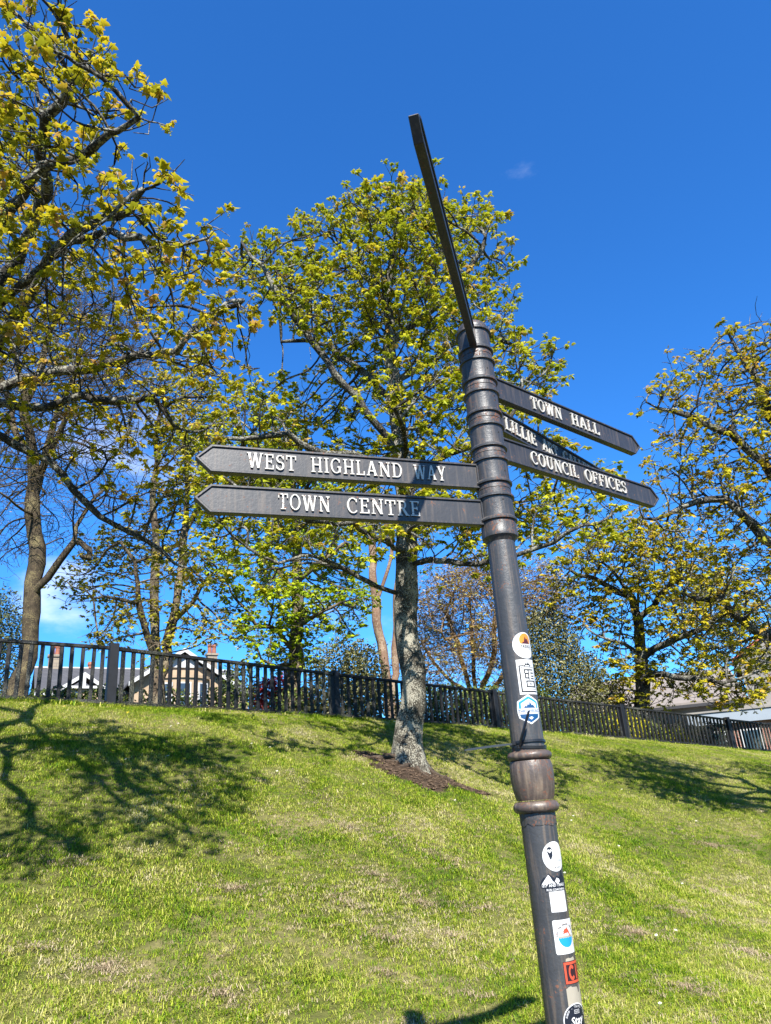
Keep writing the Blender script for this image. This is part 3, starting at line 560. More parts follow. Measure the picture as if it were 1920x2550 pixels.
def m_grass(name, dry):
    m, nt, b = new_mat(name)
    g = nd(nt, 'ShaderNodeNewGeometry'); a = nd(nt, 'ShaderNodeAttribute'); a.attribute_name = 'tint'
    f1 = noise(nt, .75, 5, .62, g.outputs['Position']); f2 = noise(nt, 3.4, 3, .6, g.outputs['Position'])
    s = nd(nt, 'ShaderNodeMath', operation='ADD'); nt.links.new(f1, s.inputs[0])
    h = nd(nt, 'ShaderNodeMath', operation='MULTIPLY_ADD'); nt.links.new(f2, h.inputs[0]); h.inputs[1].default_value = .55; h.inputs[2].default_value = -.275
    nt.links.new(h.outputs[0], s.inputs[1])
    s2 = nd(nt, 'ShaderNodeMath', operation='MULTIPLY_ADD'); nt.links.new(a.outputs['Fac'], s2.inputs[0]); s2.inputs[1].default_value = .40; s2.inputs[2].default_value = -.20
    s3 = nd(nt, 'ShaderNodeMath', operation='ADD'); nt.links.new(s.outputs[0], s3.inputs[0]); nt.links.new(s2.outputs[0], s3.inputs[1])
    if dry: c = ramp(nt, s3.outputs[0], [(.2, (.30, .21, .13)), (.5, (.48, .37, .24)), (.8, (.60, .50, .35))])
    else: c = ramp(nt, s3.outputs[0], [(.27, (.085, .185, .009)), (.42, (.225, .345, .016)), (.55, (.39, .45, .035)), (.67, (.53, .49, .14)), (.82, (.66, .58, .35))])
    nt.links.new(c, b.inputs['Base Color']); b.inputs['Roughness'].default_value = .6; b.inputs['Specular IOR Level'].default_value = .12
    t = nd(nt, 'ShaderNodeBsdfTranslucent'); nt.links.new(c, t.inputs['Color'])
    mx = nd(nt, 'ShaderNodeMixShader'); mx.inputs[0].default_value = .35; out = nt.nodes['Material Output']
    nt.links.new(b.outputs[0], mx.inputs[1]); nt.links.new(t.outputs[0], mx.inputs[2]); nt.links.new(mx.outputs[0], out.inputs['Surface'])
    return m
M['grass'] = m_grass('grass_blade', False); M['dry'] = m_grass('dry_grass_blade', True)

def instance_stuff(name, pts, rotz, scl, which, protos, label, cat):
    """one object whose points each carry a tuft"""
    pc = bpy.data.collections.new(name + '_tufts')
    for o in protos: pc.objects.link(o)
    me = bpy.data.meshes.new(name); me.vertices.add(len(pts)); me.vertices.foreach_set('co', np.ascontiguousarray(pts, np.float32).ravel())
    for k, v, t in (('rz', rotz, 'FLOAT'), ('sc', scl, 'FLOAT'), ('wh', which, 'INT')):
        a = me.attributes.new(k, t, 'POINT'); a.data.foreach_set('value', np.ascontiguousarray(v, np.int32 if t == 'INT' else np.float32))
    o = link(name, me)
    ng = bpy.data.node_groups.new(name + '_nodes', 'GeometryNodeTree')
    ng.interface.new_socket('Geometry', in_out='INPUT', socket_type='NodeSocketGeometry'); ng.interface.new_socket('Geometry', in_out='OUTPUT', socket_type='NodeSocketGeometry')
    N, L = ng.nodes, ng.links
    gi, go = N.new('NodeGroupInput'), N.new('NodeGroupOutput')
    ip = N.new('GeometryNodeInstanceOnPoints'); ci = N.new('GeometryNodeCollectionInfo'); ci.inputs['Collection'].default_value = pc
    ci.inputs['Separate Children'].default_value = True; ci.inputs['Reset Children'].default_value = True
    def att(k, t):
        a = N.new('GeometryNodeInputNamedAttribute'); a.data_type = t; a.inputs['Name'].default_value = k; return a.outputs['Attribute']
    cx = N.new('ShaderNodeCombineXYZ'); L.new(att('rz', 'FLOAT'), cx.inputs['Z'])
    L.new(gi.outputs[0], ip.inputs['Points']); L.new(ci.outputs[0], ip.inputs['Instance']); ip.inputs['Pick Instance'].default_value = True
    L.new(att('wh', 'INT'), ip.inputs['Instance Index']); L.new(cx.outputs[0], ip.inputs['Rotation']); L.new(att('sc', 'FLOAT'), ip.inputs['Scale'])
    L.new(ip.outputs[0], go.inputs[0])
    md = o.modifiers.new('scatter', 'NODES'); md.node_group = ng
    tag(o, label, cat, kind='stuff')
    return o

def vnoise(x, y, s, seed):
    """smooth value noise"""
    r = np.random.RandomState(seed); G = r.rand(64, 64)
    xs, ys = x * s, y * s; xi, yi = np.floor(xs).astype(int), np.floor(ys).astype(int); fx, fy = xs - xi, ys - yi
    fx = fx * fx * (3 - 2 * fx); fy = fy * fy * (3 - 2 * fy)
    g = lambda a, b_: G[a % 64, b_ % 64]
    return (g(xi, yi) * (1 - fx) + g(xi + 1, yi) * fx) * (1 - fy) + (g(xi, yi + 1) * (1 - fx) + g(xi + 1, yi + 1) * fx) * fy

NC = 560000
qx = RNG.uniform(-9.5, 14.5, NC); qy = RNG.uniform(3.15, 26, NC)
S_, _, _ = fence_coords(qx, qy)
dist = np.hypot(qx, qy)
az = np.degrees(np.arctan2(qx, qy))
keep = (S_ > -.35) & (az > -40) & (az < 38) & (RNG.rand(NC) < np.clip((7.6 / dist) ** .9, .42, 1)) & (in_soil(qx, qy) > .93 + .15 * RNG.rand(NC))
qx, qy, S_ = qx[keep], qy[keep], S_[keep]
clump = vnoise(qx, qy, 3.1, 3) * .6 + vnoise(qx, qy, 9, 4) * .4
qz = ground(qx, qy) - .004
protos = [blade_tuft('grass_tuft', 14, .016, .056, .05, .0038, 1.6, M['grass'], 20 + i) for i in range(6)]
instance_stuff('grass', np.stack([qx, qy, qz], -1), RNG.uniform(0, 6.28, len(qx)), (.55 + .85 * clump) * RNG.uniform(.8, 1.2, len(qx)) * np.where(np.abs(S_) < .22, RNG.uniform(1.2, 2.6, len(qx)), 1), RNG.randint(0, 6, len(qx)), protos, 'sunlit green and straw coloured grass over the whole bank', 'grass')

# dead thatch raked up in wisps on the bank
cent = [(-.55, 6.5, .30), (-.2, 6.2, .35), (.25, 6.45, .28), (.05, 6.9, .3), (-.35, 7.1, .28), (.6, 7.0, .22), (.55, 6.05, .12), (.35, 5.72, .15), (-1.9, 5.2, .25), (-2.35, 5.3, .2), (-1.2, 5.15, .28), (.2, 5.15, .3), (.75, 5.2, .25), (1.9, 7.4, .3), (2.6, 8.3, .3), (3.4, 9.6, .35), (1.2, 7.7, .3), (-.6, 7.9, .25), (.3, 7.9, .3), (2.9, 7.6, .2), (3.8, 8.6, .25), (-2.6, 6.2, .2), (-1.4, 6.3, .25), (4.2, 11.5, .4), (1.55, 5.1, .3), (-.9, 8.6, .15), (1.9, 6.3, .3), (2.1, 5.6, .3), (-.25, 5.75, .15)]
dxs, dys = [], []
for (x, y, r) in cent:
    n = int(90 * r * r / .06)
    a = RNG.uniform(0, 6.28, n); q = r * np.abs(RNG.normal(0, .75, n)); dxs.append(x + q * np.cos(a) * 1.4); dys.append(y + q * np.sin(a) * .7)
dxs.append(RNG.uniform(-4.5, 7, 16000)); dys.append(RNG.uniform(4.4, 14, 16000))
dxs, dys = np.concatenate(dxs), np.concatenate(dys)
ok = vnoise(dxs, dys, 1.4, 9) * .5 + vnoise(dxs, dys, 5.5, 12) * .5 > .62; ok[: len(dxs) - 16000] = True
ok &= in_soil(dxs, dys) > 1.0
dxs, dys = dxs[ok], dys[ok]
protos = [blade_tuft('dry_tuft', 10, .014, .046, .055, .0030, 2.2, M['dry'], 40 + i) for i in range(4)]
instance_stuff('dead_thatch', np.stack([dxs, dys, ground(dxs, dys) + .012], -1), RNG.uniform(0, 6.28, len(dxs)), RNG.uniform(.7, 1.35, len(dxs)), RNG.randint(0, 4, len(dxs)), protos, 'wisps of dead straw coloured thatch lying on the grass', 'dead grass')

# bark chips and clods on the bare soil
def chip(name, seed):
    r = np.random.RandomState(seed); L, W, H = r.uniform(.018, .045), r.uniform(.008, .018), r.uniform(.004, .010); V = []
    for z in (0, H):
        for k in range(5):
            a = 2 * math.pi * k / 5 + r.uniform(-.3, .3); V.append((L * math.cos(a), W * math.sin(a), z + r.uniform(-.003, .005)))
    me = mesh(name, V, [(4, 3, 2, 1, 0), (5, 6, 7, 8, 9)] + [(k, (k + 1) % 5, 5 + (k + 1) % 5, 5 + k) for k in range(5)], M['chip'])
    return bpy.data.objects.new(name, me)
M['chip'] = m_plain('bark_chip', (.11, .075, .050), .9, .5, 20, spec=.1)
cx_ = RNG.uniform(-1.0, 1.3, 2600); cy_ = RNG.uniform(9.9, 11.7, 2600); ok = in_soil(cx_, cy_) < .98; cx_, cy_ = cx_[ok], cy_[ok]
instance_stuff('bark_chips', np.stack([cx_, cy_, ground(cx_, cy_) + .022], -1), RNG.uniform(0, 6.28, len(cx_)), RNG.uniform(.5, 1.3, len(cx_)), RNG.randint(0, 5, len(cx_)), [chip('chip', 60 + i) for i in range(5)], 'brown bark chips and clods on the bare soil under the lichen trunk', 'bark chips')

# ---------------------------------------------------------------- picket fence along the top of the bank
def m_fence():
    m, nt, b = new_mat('black_fence_paint_with_lichen')
    g = nd(nt, 'ShaderNodeNewGeometry')
    f1 = noise(nt, 5, 4, .6, g.outputs['Position']); f2 = noise(nt, 75, 4, .7, g.outputs['Position']); f3 = noise(nt, 1.3, 3, .5, g.outputs['Position'])
    c = ramp(nt, f1, [(.3, (.004, .0042, .005)), (.7, (.010, .0105, .013))])
    s = nd(nt, 'ShaderNodeMath', operation='MULTIPLY_ADD'); nt.links.new(f3, s.inputs[0]); s.inputs[1].default_value = .5; nt.links.new(f2, s.inputs[2])
    k = ramp(nt, s.outputs[0], [(.80, 0), (.90, .75)])
    nt.links.new(mixc_(nt, k, c, (.15, .15, .11)), b.inputs['Base Color'])
    b.inputs['Specular IOR Level'].default_value = .22; nt.links.new(ramp(nt, k, [(0, .6), (1, .95)]), b.inputs['Roughness']); bump(nt, b, f2, .5, .006)
    return m
M['fence'] = m_fence()
M['fence_post'] = m_plain('black_fence_post_paint', (.008, .009, .012), .55, .3, 9, spec=.25, bmp=.25, bscale=60)
fence = tag(empty('picket_fence', (-4.13, 10.73, 3.2)), 'long black picket fence with lichen along the top of the grass bank', 'fence')
PH = .94
picket_me = MB().box(-.026, -.023, .0, .026, .023, .74).build('tmp', M['fence'], bevel=.003)
pm = picket_me.data; pm.name = 'picket'; bpy.data.objects.remove(picket_me)
def local(o_mat_parent, M4, me, name):
    o = bpy.data.objects.new(name, me); COL.objects.link(o); o.parent = fence
    o.matrix_parent_inverse = Matrix.Translation(-Vector(fence.location)); o.matrix_basis = M4
    return o
post_mb = MB().box(-.066, -.066, -.25, .066, .066, PH)
pp = post_mb.build('tmp', M['fence_post'], bevel=.008); post_me = pp.data; post_me.name = 'post'; bpy.data.objects.remove(pp)
for i in range(len(FENCE)):
    a, b_ = FENCE[max(i - 1, 0)], FENCE[min(i + 1, len(FENCE) - 1)]
    ang = math.atan2(b_[1] - a[1], b_[0] - a[0])
    local(fence, Matrix.Translation(FENCE[i]) @ Matrix.Rotation(ang, 4, 'Z'), post_me, 'post')
for i in range(len(FENCE) - 1):
    a, b_ = Vector(FENCE[i]), Vector(FENCE[i + 1]); d = b_ - a; L = math.hypot(d.x, d.y); ang = math.atan2(d.y, d.x); sl = d.z / L
    base = Matrix.Translation(a) @ Matrix.Rotation(ang, 4, 'Z') @ Matrix.Rotation(-math.atan(sl), 4, 'Y')
    n = 32 if a.x < -5 else 28
    for nm, z0, z1, dp in (('top_rail', .845, .895, .036), ('bottom_rail', .065, .115, .030)):
        mbx = MB()
        # two lengths butted at the middle of the panel, slightly out of line
        mbx.box(.069, -dp, z0, L * .42, dp, z1).box(L * .42 + .004, -dp + .003, z0 + .004, L - .069, dp + .003, z1 + .002)
        o = mbx.build(nm, M['fence'], bevel=.004); o.parent = fence; o.matrix_parent_inverse = Matrix.Translation(-Vector(fence.location)); o.matrix_basis = base
    if a.x > 13 or b_.x < -9: continue
    for k in range(n):
        t = (k + 1) / (n + 1) + random.uniform(-.0012, .0012)
        p = a + d * t
        local(fence, Matrix.Translation((p.x, p.y, p.z + .117 - sl * 0)) @ Matrix.Rotation(ang + random.uniform(-.05, .05), 4, 'Z') @ Matrix.Rotation(random.uniform(-.014, .014), 4, 'Y') @ Matrix.Diagonal((1, 1, .727 / .74, 1)), pm, 'picket')
# ---------------------------------------------------------------- fingerpost
PX, PY = .397, 2.468
M['iron'] = m_iron('dark_grey_iron_paint', (.041, .042, .044), .20, .5)
M['iron_drum'] = m_iron('dark_grey_drum_paint', (.038, .039, .042), .30, .5)
M['iron_arm'] = m_iron('sign_arm_paint', (.030, .030, .032), .16, .30, .14)
M['iron_rust'] = m_iron('rusty_brown_iron', (.074, .056, .046), .42, .9)
M['rust'] = m_iron('flaking_rust', (.045, .043, .042), .60, .6)
M['iron_spacer'] = m_iron('rust_spotted_band_paint', (.040, .039, .040), .52, .6)
M['letter'] = m_iron('chipped_cream_letter_paint', (.50, .48, .43), .36, .30)
M['letter'].node_tree.nodes['Principled BSDF'].inputs['Specular IOR Level'].default_value = .3
fp = tag(empty('fingerpost', (PX, PY, gz(PX, PY))), 'tall dark grey cast iron fingerpost with six pointing sign arms', 'signpost')

# poles
MB().lathe([(.0535, -.05), (.0535, 1.30), (.0530, 1.545)], 48, (PX, PY)).build('lower_pole', M['iron'], fp, True, edge_angle=.6)
MB().lathe([(.0520, 1.745), (.0515, 1.95), (.0490, 2.30), (.0482, 2.462)], 48, (PX, PY)).build('upper_pole', M['iron'], fp, True, edge_angle=.6)
# rusted necks above and below the barrel joint: uneven flakes of paint and rust
def ragged_band(name, z0, z1, r, amp, seed, mat):
    rr = np.random.RandomState(seed); n = 72; V = []; F = []
    top = np.convolve(rr.rand(n + 8), np.ones(4) / 4, 'same')[4:n + 4]; bot = np.convolve(rr.rand(n + 8), np.ones(4) / 4, 'same')[4:n + 4]
    for k in range(n):
        a = 2 * math.pi * k / n
        ra = r + .0012 * rr.rand()
        for z, q in ((z0 - amp * bot[k], ra), (z0 + (z1 - z0) * .5, ra + .0008 * rr.rand()), (z1 + amp * .6 * top[k], ra - .0002)):
            V.append((PX + q * math.cos(a), PY + q * math.sin(a), z))
    for k in range(n):
        j = (k + 1) % n
        F += [(3 * k, 3 * j, 3 * j + 1, 3 * k + 1), (3 * k + 1, 3 * j + 1, 3 * j + 2, 3 * k + 2)]
    return link(name, mesh(name, V, F, mat, False), fp)
ragged_band('rusted_neck', 1.538, 1.556, .0539, .022, 3, M['rust'])
ragged_band('rusted_neck', 1.742, 1.752, .0528, .006, 5, M['rust'])
# barrel joint
def torus_prof(zc, r0, rx, rz, n=9): return [(r0 + rx * math.cos(a), zc + rz * math.sin(a)) for a in np.linspace(-math.pi / 2, math.pi / 2, n)]
prof = torus_prof(1.5775, .055, .0152, .0165) + [(.0555, 1.5955)]
bar = [(.0560, 1.597), (.0600, 1.608), (.0645, 1.630), (.0675, 1.655), (.0680, 1.680), (.0665, 1.700), (.0630, 1.7125)]
MB().lathe(prof, 48, (PX, PY)).build('lower_ring', M['iron_rust'], fp, True, edge_angle=.9)
MB().lathe(bar, 48, (PX, PY)).build('barrel', M['iron_rust'], fp, True, edge_angle=.9)
MB().lathe([(.0585, 1.7115)] + torus_prof(1.7275, .0555, .0145, .0140) + [(.0535, 1.7435)], 48, (PX, PY)).build('upper_ring', M['iron_rust'], fp, True, edge_angle=.9)
# sign drums: each a lipped cylinder, a plain spacer band below it
LIPS = [(3.309, 3.222), (3.170, 3.083), (3.030, 2.943), (2.887, 2.798), (2.746, 2.657), (2.602, 2.515)]
for i, (zt, zb) in enumerate(LIPS):
    zt2 = zt + .013
    pr = [(.0610, zb - .001), (.0685, zb + .001), (.0692, zb + .007), (.0655, zb + .0125), (.0618, zb + .016), (.0615, zt - .004), (.0620, zt - .001), (.0690, zt + .001), (.0694, zt + .007), (.0650, zt2 - .001), (.0612, zt2)]
    MB().lathe(pr, 48, (PX, PY)).build('drum', M['iron_drum'], fp, True, edge_angle=.55)
    if i < 5:
        z1, z0 = zb - .0014, LIPS[i + 1][0] + .0134
        zm = (z0 + z1) / 2
        MB().lathe([(.0608, z0), (.0610, zm - .0012), (.0596, zm), (.0616, zm + .0012), (.0612, z1)], 48, (PX, PY)).build('spacer_band', M['iron_spacer'], fp, True, edge_angle=.55)
MB().lathe([(.0487, 2.440), (.0560, 2.452), (.0625, 2.458), (.0640, 2.468), (.0625, 2.473), (.0618, 2.5136)], 48, (PX, PY)).build('bottom_collar', M['iron_spacer'], fp, True, edge_angle=.55)
MB().lathe([(.0610, 3.3225), (.0620, 3.330), (.0560, 3.348), (.0430, 3.361), (.0200, 3.369), (.0020, 3.371)], 48, (PX, PY)).build('cap', M['iron_drum'], fp, True, edge_angle=.55)
# plugged bolt holes
def on_post(phi, z, r): return Vector((PX + r * math.cos(R(phi)), PY + r * math.sin(R(phi)), z))
M['hole'] = m_plain('dark_bolt_hole', (.006, .006, .006), .8)
for phi, z in ((-62, 3.128), (-48, 3.01), (-47, 2.992), (-52, 2.855), (-47, 2.70), (-72, 2.585)):
    d = Vector((math.cos(R(phi)), math.sin(R(phi)), 0)); p = on_post(phi, z, .0612)
    MB().tube([p - d * .002, p + d * .0009], .0035, 10).build('bolt_hole', M['hole'], fp)

# ---- raised serif capitals drawn stroke by stroke (unit height)
def rect(x0, y0, x1, y1): return [(x0, y0), (x1, y0), (x1, y1), (x0, y1)]
def diag(x0, y0, x1, y1, w): return [(x0 - w / 2, y0), (x0 + w / 2, y0), (x1 + w / 2, y1), (x1 - w / 2, y1)]
def arc(cx, cy, rx, ry, wx, wy, a0, a1, n=14):
    out = []
    A = np.linspace(R(a0), R(a1), n)
    for a, b_ in zip(A[:-1], A[1:]):
        q = [(cx + rx * math.cos(a), cy + ry * math.sin(a)), (cx + rx * math.cos(b_), cy + ry * math.sin(b_)), (cx + (rx - wx) * math.cos(b_), cy + (ry - wy) * math.sin(b_)), (cx + (rx - wx) * math.cos(a), cy + (ry - wy) * math.sin(a))]
        out.append(q)
    return out
K, KT, SH = .118, .072, .056
def serif(xc, y, w=.32): return rect(xc - w / 2, y, xc + w / 2, y + SH)
def stem(x, y0=0, y1=1, w=K): return rect(x - w / 2, y0, x + w / 2, y1)
def glyph(ch):
    if ch == 'I': return [stem(.17), serif(.17, 0), serif(.17, 1 - SH)], .34
    if ch == 'L': return [stem(.17), serif(.17, 1 - SH), rect(.01, 0, .60, KT), rect(.52, 0, .60, .27)], .62
    if ch in 'EF':
        g = [stem(.17), rect(.01, 1 - KT, .60, 1), rect(.52, .76, .60, 1), rect(.2, .47, .47, .55), rect(.42, .40, .48, .62)]
        return g + ([rect(.01, 0, .62, KT), rect(.54, 0, .62, .26)] if ch == 'E' else [serif(.17, 0)]), .64
    if ch == 'H': return [stem(.17), stem(.63), rect(.2, .46, .6, .55)] + [serif(x, y, .3) for x in (.17, .63) for y in (0, 1 - SH)], .80
    if ch == 'N': return [stem(.15, 0, 1, KT), stem(.67, 0, 1, KT), diag(.67, 0, .16, 1, .19), serif(.15, 0, .27), serif(.67, 1 - SH, .27), serif(.11, 1 - SH, .2)], .82
    if ch == 'T': return [stem(.35), serif(.35, 0, .34), rect(.01, 1 - KT, .69, 1), rect(.01, .72, .085, 1), rect(.615, .72, .69, 1)], .70
    if ch == 'W': return [diag(.33, 0, .13, 1, .16), diag(.35, 0, .55, 1, .10), diag(.75, 0, .53, 1, .16), diag(.77, 0, .95, 1, .10), serif(.13, 1 - SH, .28), serif(.55, 1 - SH, .24), serif(.96, 1 - SH, .22)], 1.07
    if ch == 'Y': return [stem(.38, 0, .48), diag(.36, .42, .13, 1, .16), diag(.40, .42, .64, 1, .10), serif(.38, 0, .32), serif(.13, 1 - SH, .28), serif(.64, 1 - SH, .24)], .77
    if ch == 'A': return [diag(.12, 0, .38, 1, .10), diag(.66, 0, .40, 1, .16), rect(.22, .28, .56, .36), serif(.12, 0, .24), serif(.66, 0, .28)], .80
    if ch == 'D': return [stem(.17), serif(.13, 0, .24), serif(.13, 1 - SH, .24), rect(.2, 0, .36, KT), rect(.2, 1 - KT, .36, 1)] + arc(.36, .5, .37, .5, K, KT, -90, 90), .75
    if ch == 'O': return arc(.38, .5, .37, .52, K, KT, 0, 360, 26), .76
    if ch in 'CG':
        g = arc(.38, .5, .37, .52, K, KT, 48, 318, 22) + [rect(.57, .72, .645, .93)]
        return g + ([stem(.62, .06, .44, .14), rect(.46, .38, .74, .45)] if ch == 'G' else []), .70 if ch == 'C' else .76
    if ch == 'R': return [stem(.17), serif(.17, 0, .32), serif(.13, 1 - SH, .24), rect(.2, 1 - KT, .36, 1), rect(.2, .45, .36, .54)] + arc(.36, .725, .24, .275, K * .95, KT, -90, 90) + [diag(.64, 0, .36, .49, .17), serif(.68, 0, .18)], .76
    if ch == 'S': return arc(.31, .735, .26, .27, .12, KT, 20, 270, 14) + arc(.31, .27, .28, .285, .13, KT, -160, 90, 14) + [rect(.49, .70, .55, .92), rect(.035, .08, .095, .31)], .62
    if ch == 'U': return [stem(.17, .3, 1), stem(.63, .3, 1, KT), serif(.17, 1 - SH), serif(.63, 1 - SH, .26)] + arc(.395, .32, .30, .34, .13, KT, 180, 360, 14), .80
    return [], .4
arms_info = [
    # angle, z of arm centre, sag per metre, words: (text, u of first letter's outer edge, u of last letter's outer edge)
    (-103.2, 3.272, 0.0, [], 1),
    (39.9, 3.100, -.008, [('TOWN', .285, .478), ('HALL', .543, .736)], -1),
    (49.2, 2.966, 0.0, [('LILLIE', .129, .356), ('ART', .407, .531), ('GALLERY', .578, .885)], -1),
    (37.9, 2.829, -.014, [('COUNCIL', .219, .496), ('OFFICES', .539, .813)], -1),
    (-161.5, 2.693, 0.0, [('WEST', .887, .724), ('HIGHLAND', .675, .351), ('WAY', .308, .187)], -1),
    (-161.5, 2.5515, 0.0, [('TOWN', .787, .614), ('CENTRE', .557, .298)], -1)]
ARM_LABEL = ['plain arm seen from below pointing at the viewer', 'arm lettered TOWN HALL', 'arm lettered LILLIE ART GALLERY half hidden behind another', 'arm lettered COUNCIL OFFICES', 'arm lettered WEST HIGHLAND WAY', 'arm lettered TOWN CENTRE']
for (ang, zc, sag, words, _), alab in zip(arms_info, ARM_LABEL):
    n = Vector((math.cos(R(ang)), math.sin(R(ang)), 0)); side = Vector((-n.y, n.x, 0))
    if side.dot(Vector((-PX, -PY, 0))) < 0: side = -side           # face towards the viewer
    base = Vector((PX, PY, zc))
    n2 = (n + Vector((0, 0, sag))).normalized()
    def P(u, h, s): return base + n2 * u + Vector((0, 0, h)) + side * s
    xl = .04 if not words else 0.0
    hh, ue, ut, u0 = .0485, 1.002 + xl, 1.052 + xl, .056
    outl = [(u0, -hh), (ue, -hh), (ut, 0), (ue, hh), (u0, hh)]
    bw = .0085
    inl = [(u0 + .008, -hh + bw), (ue - bw * .55, -hh + bw), (ut - bw * 1.35, 0), (ue - bw * .55, hh - bw), (u0 + .008, hh - bw)]
    core = MB(); V = [P(u, h, s) for s in (-.0085, .0085) for u, h in inl]
    core.add(V, [(4, 3, 2, 1, 0), (5, 6, 7, 8, 9)] + [(i, (i + 1) % 5, 5 + (i + 1) % 5, 5 + i) for i in range(5)])
    arm = core.build('sign_arm', M['iron_arm'], fp, bevel=0.0005); arm['label'] = alab
    br = MB(); t = .0140
    V = [P(u, h, s) for s in (-t, t) for u, h in outl] + [P(u, h, s) for s in (-t, t) for u, h in inl]
    Fb = []
    for i in range(5):
        j = (i + 1) % 5
        Fb += [(i, j, 5 + j, 5 + i), (10 + i, 15 + i, 15 + j, 10 + j), (5 + i, 5 + j, 15 + j, 15 + i), (i, 10 + i, 10 + j, j)]
    br.add(V, Fb).build('border', M['iron_arm'], arm, bevel=.0016)
    for text, ua, ub in words:
        gl = [glyph(c) for c in text]; W = sum(g[1] for g in gl) + .10 * (len(gl) - 1); cur = 0.0
        for ch, (polys, w) in zip(text, gl):
            mb = MB(); jit = random.uniform(-.004, .004) * .3
            for k, poly in enumerate(polys):
                V = []
                dep = .0140 + k * .00005
                for s in (.0080, dep):
                    for x, y in poly:
                        u = ua + (ub - ua) * (cur + x) / W
                        V.append(P(u, -.0275 + .055 * y + jit, s))
                m_ = len(poly)
                mb.add(V, [tuple(range(m_ - 1, -1, -1)), tuple(range(m_, 2 * m_))] + [(i, (i + 1) % m_, m_ + (i + 1) % m_, m_ + i) for i in range(m_)])
            o = mb.build('letter', M['letter'], arm)
            bm = bmesh.new(); bm.from_mesh(o.data); bmesh.ops.recalc_face_normals(bm, faces=bm.faces); bm.to_mesh(o.data); bm.free()
            cur += w + .10

# ---------------------------------------------------------------- stickers wrapped round the pole
def flat_mat(name, col, rough=.4):
    return m_plain(name, col, rough, .05, 30)
INK = {k: flat_mat('print_' + k, c) for k, c in dict(white=(.56, .56, .55), black=(.008, .008, .009), orange=(.52, .20, .02), maroon=(.07, .012, .012), grey=(.035, .035, .038), cyan=(.012, .23, .42), blue=(.006, .055, .15), navy=(.008, .010, .018), coral=(.46, .065, .03), plum=(.025, .009, .012), cream=(.30, .27, .21), pink=(.42, .17, .12), faint=(.33, .35, .36), sand=(.42, .32, .22)).items()}
def wrap(me, phi, z, r, ox=0, oy=0, rot=0, sx=1, sy=1):
    """bend a flat mesh (x right, y up, metres) round the pole"""
    bm = bmesh.new(); bm.from_mesh(me)
    c, s = math.cos(rot), math.sin(rot)
    for v in bm.verts:
        x, y = v.co.x * sx, v.co.y * sy
        v.co = (ox + x * c - y * s, oy + x * s + y * c, 0)
    xs = [v.co.x for v in bm.verts]
    x0, x1 = min(xs), max(xs); k = x0 + .003
    while k < x1:
        bmesh.ops.bisect_plane(bm, geom=bm.verts[:] + bm.edges[:] + bm.faces[:], plane_co=(k, 0, 0), plane_no=(1, 0, 0)); k += .003
    for v in bm.verts:
        a = R(phi) + v.co.x / r
        v.co = (PX + r * math.cos(a), PY + r * math.sin(a), z + v.co.y)
    bmesh.ops.recalc_face_normals(bm, faces=bm.faces)
    for f in bm.faces:
        q = f.calc_center_median()
        if f.normal.dot(Vector((q.x - PX, q.y - PY, 0))) < 0: f.normal_flip()
    bm.to_mesh(me); bm.free()
    return me
def polyme(polys):
    V = []; F = []
    for p in polys:
        b_ = len(V); V += [(x, y, 0) for x, y in p]; F.append(tuple(range(b_, b_ + len(p))))
    return mesh('print', V, F)
def circle(r, n=36, cx=0, cy=0, ry=None): return [(cx + r * math.cos(2 * math.pi * k / n), cy + (ry or r) * math.sin(2 * math.pi * k / n)) for k in range(n)]
def ringp(r0, r1, n=36, cx=0, cy=0, a0=0, a1=360):
    A = [R(a0 + (a1 - a0) * k / n) for k in range(n + 1)]
    return [[(cx + r0 * math.cos(a), cy + r0 * math.sin(a)), (cx + r1 * math.cos(a), cy + r1 * math.sin(a)), (cx + r1 * math.cos(b_), cy + r1 * math.sin(b_)), (cx + r0 * math.cos(b_), cy + r0 * math.sin(b_))] for a, b_ in zip(A[:-1], A[1:])]
class Sticker:
    def __init__(s, label, phi, z, r, outline, ink='white'):
        s.phi, s.z, s.r = phi, z, r
        s.o = link('sticker', wrap(polyme([outline]), phi, z, r + .0003), fp); s.o['label'] = label
        s.o.data.materials.append(INK[ink]); s.layer = 1
    def shape(s, name, polys, ink):
        s.layer += 1
        o = link(name, wrap(polyme(polys), s.phi, s.z, s.r + .0003 + .00007 * s.layer), s.o); o.data.materials.append(INK[ink]); return s
    def text(s, txt, x, y, size, ink, width=None, rot=0, shear=0):
        cu_ = bpy.data.curves.new('t', 'FONT'); cu_.body = txt; cu_.size = 1; cu_.align_x = 'CENTER'; cu_.resolution_u = 2; cu_.shear = shear; cu_.offset = .022
        to = bpy.data.objects.new('t', cu_); COL.objects.link(to)
        dg = bpy.context.evaluated_depsgraph_get(); dg.update()
        me = bpy.data.meshes.new_from_object(to.evaluated_get(dg)); bpy.data.objects.remove(to)
        xs = [v.co.x for v in me.vertices]; w = max(xs) - min(xs)
        sx = (width / w) if width else size
        s.layer += 1
        me.materials.clear()
        wrap(me, s.phi, s.z, s.r + .0003 + .00007 * s.layer, x, y, rot, sx, size)
        me.materials.append(INK[ink]); link('lettering', me, s.o); return s
    def arc_text(s, txt, rad, a0, a1, size, ink, ry=1.0):
        lay = s.layer
        for k, ch in enumerate(txt):
            if ch == ' ': continue
            s.layer = lay + k % 2
            a = a0 + (a1 - a0) * k / (len(txt) - 1)
            s.text(ch, rad * math.cos(R(a)), rad * math.sin(R(a)) * ry, size, ink, rot=R(a - 90))
        return s
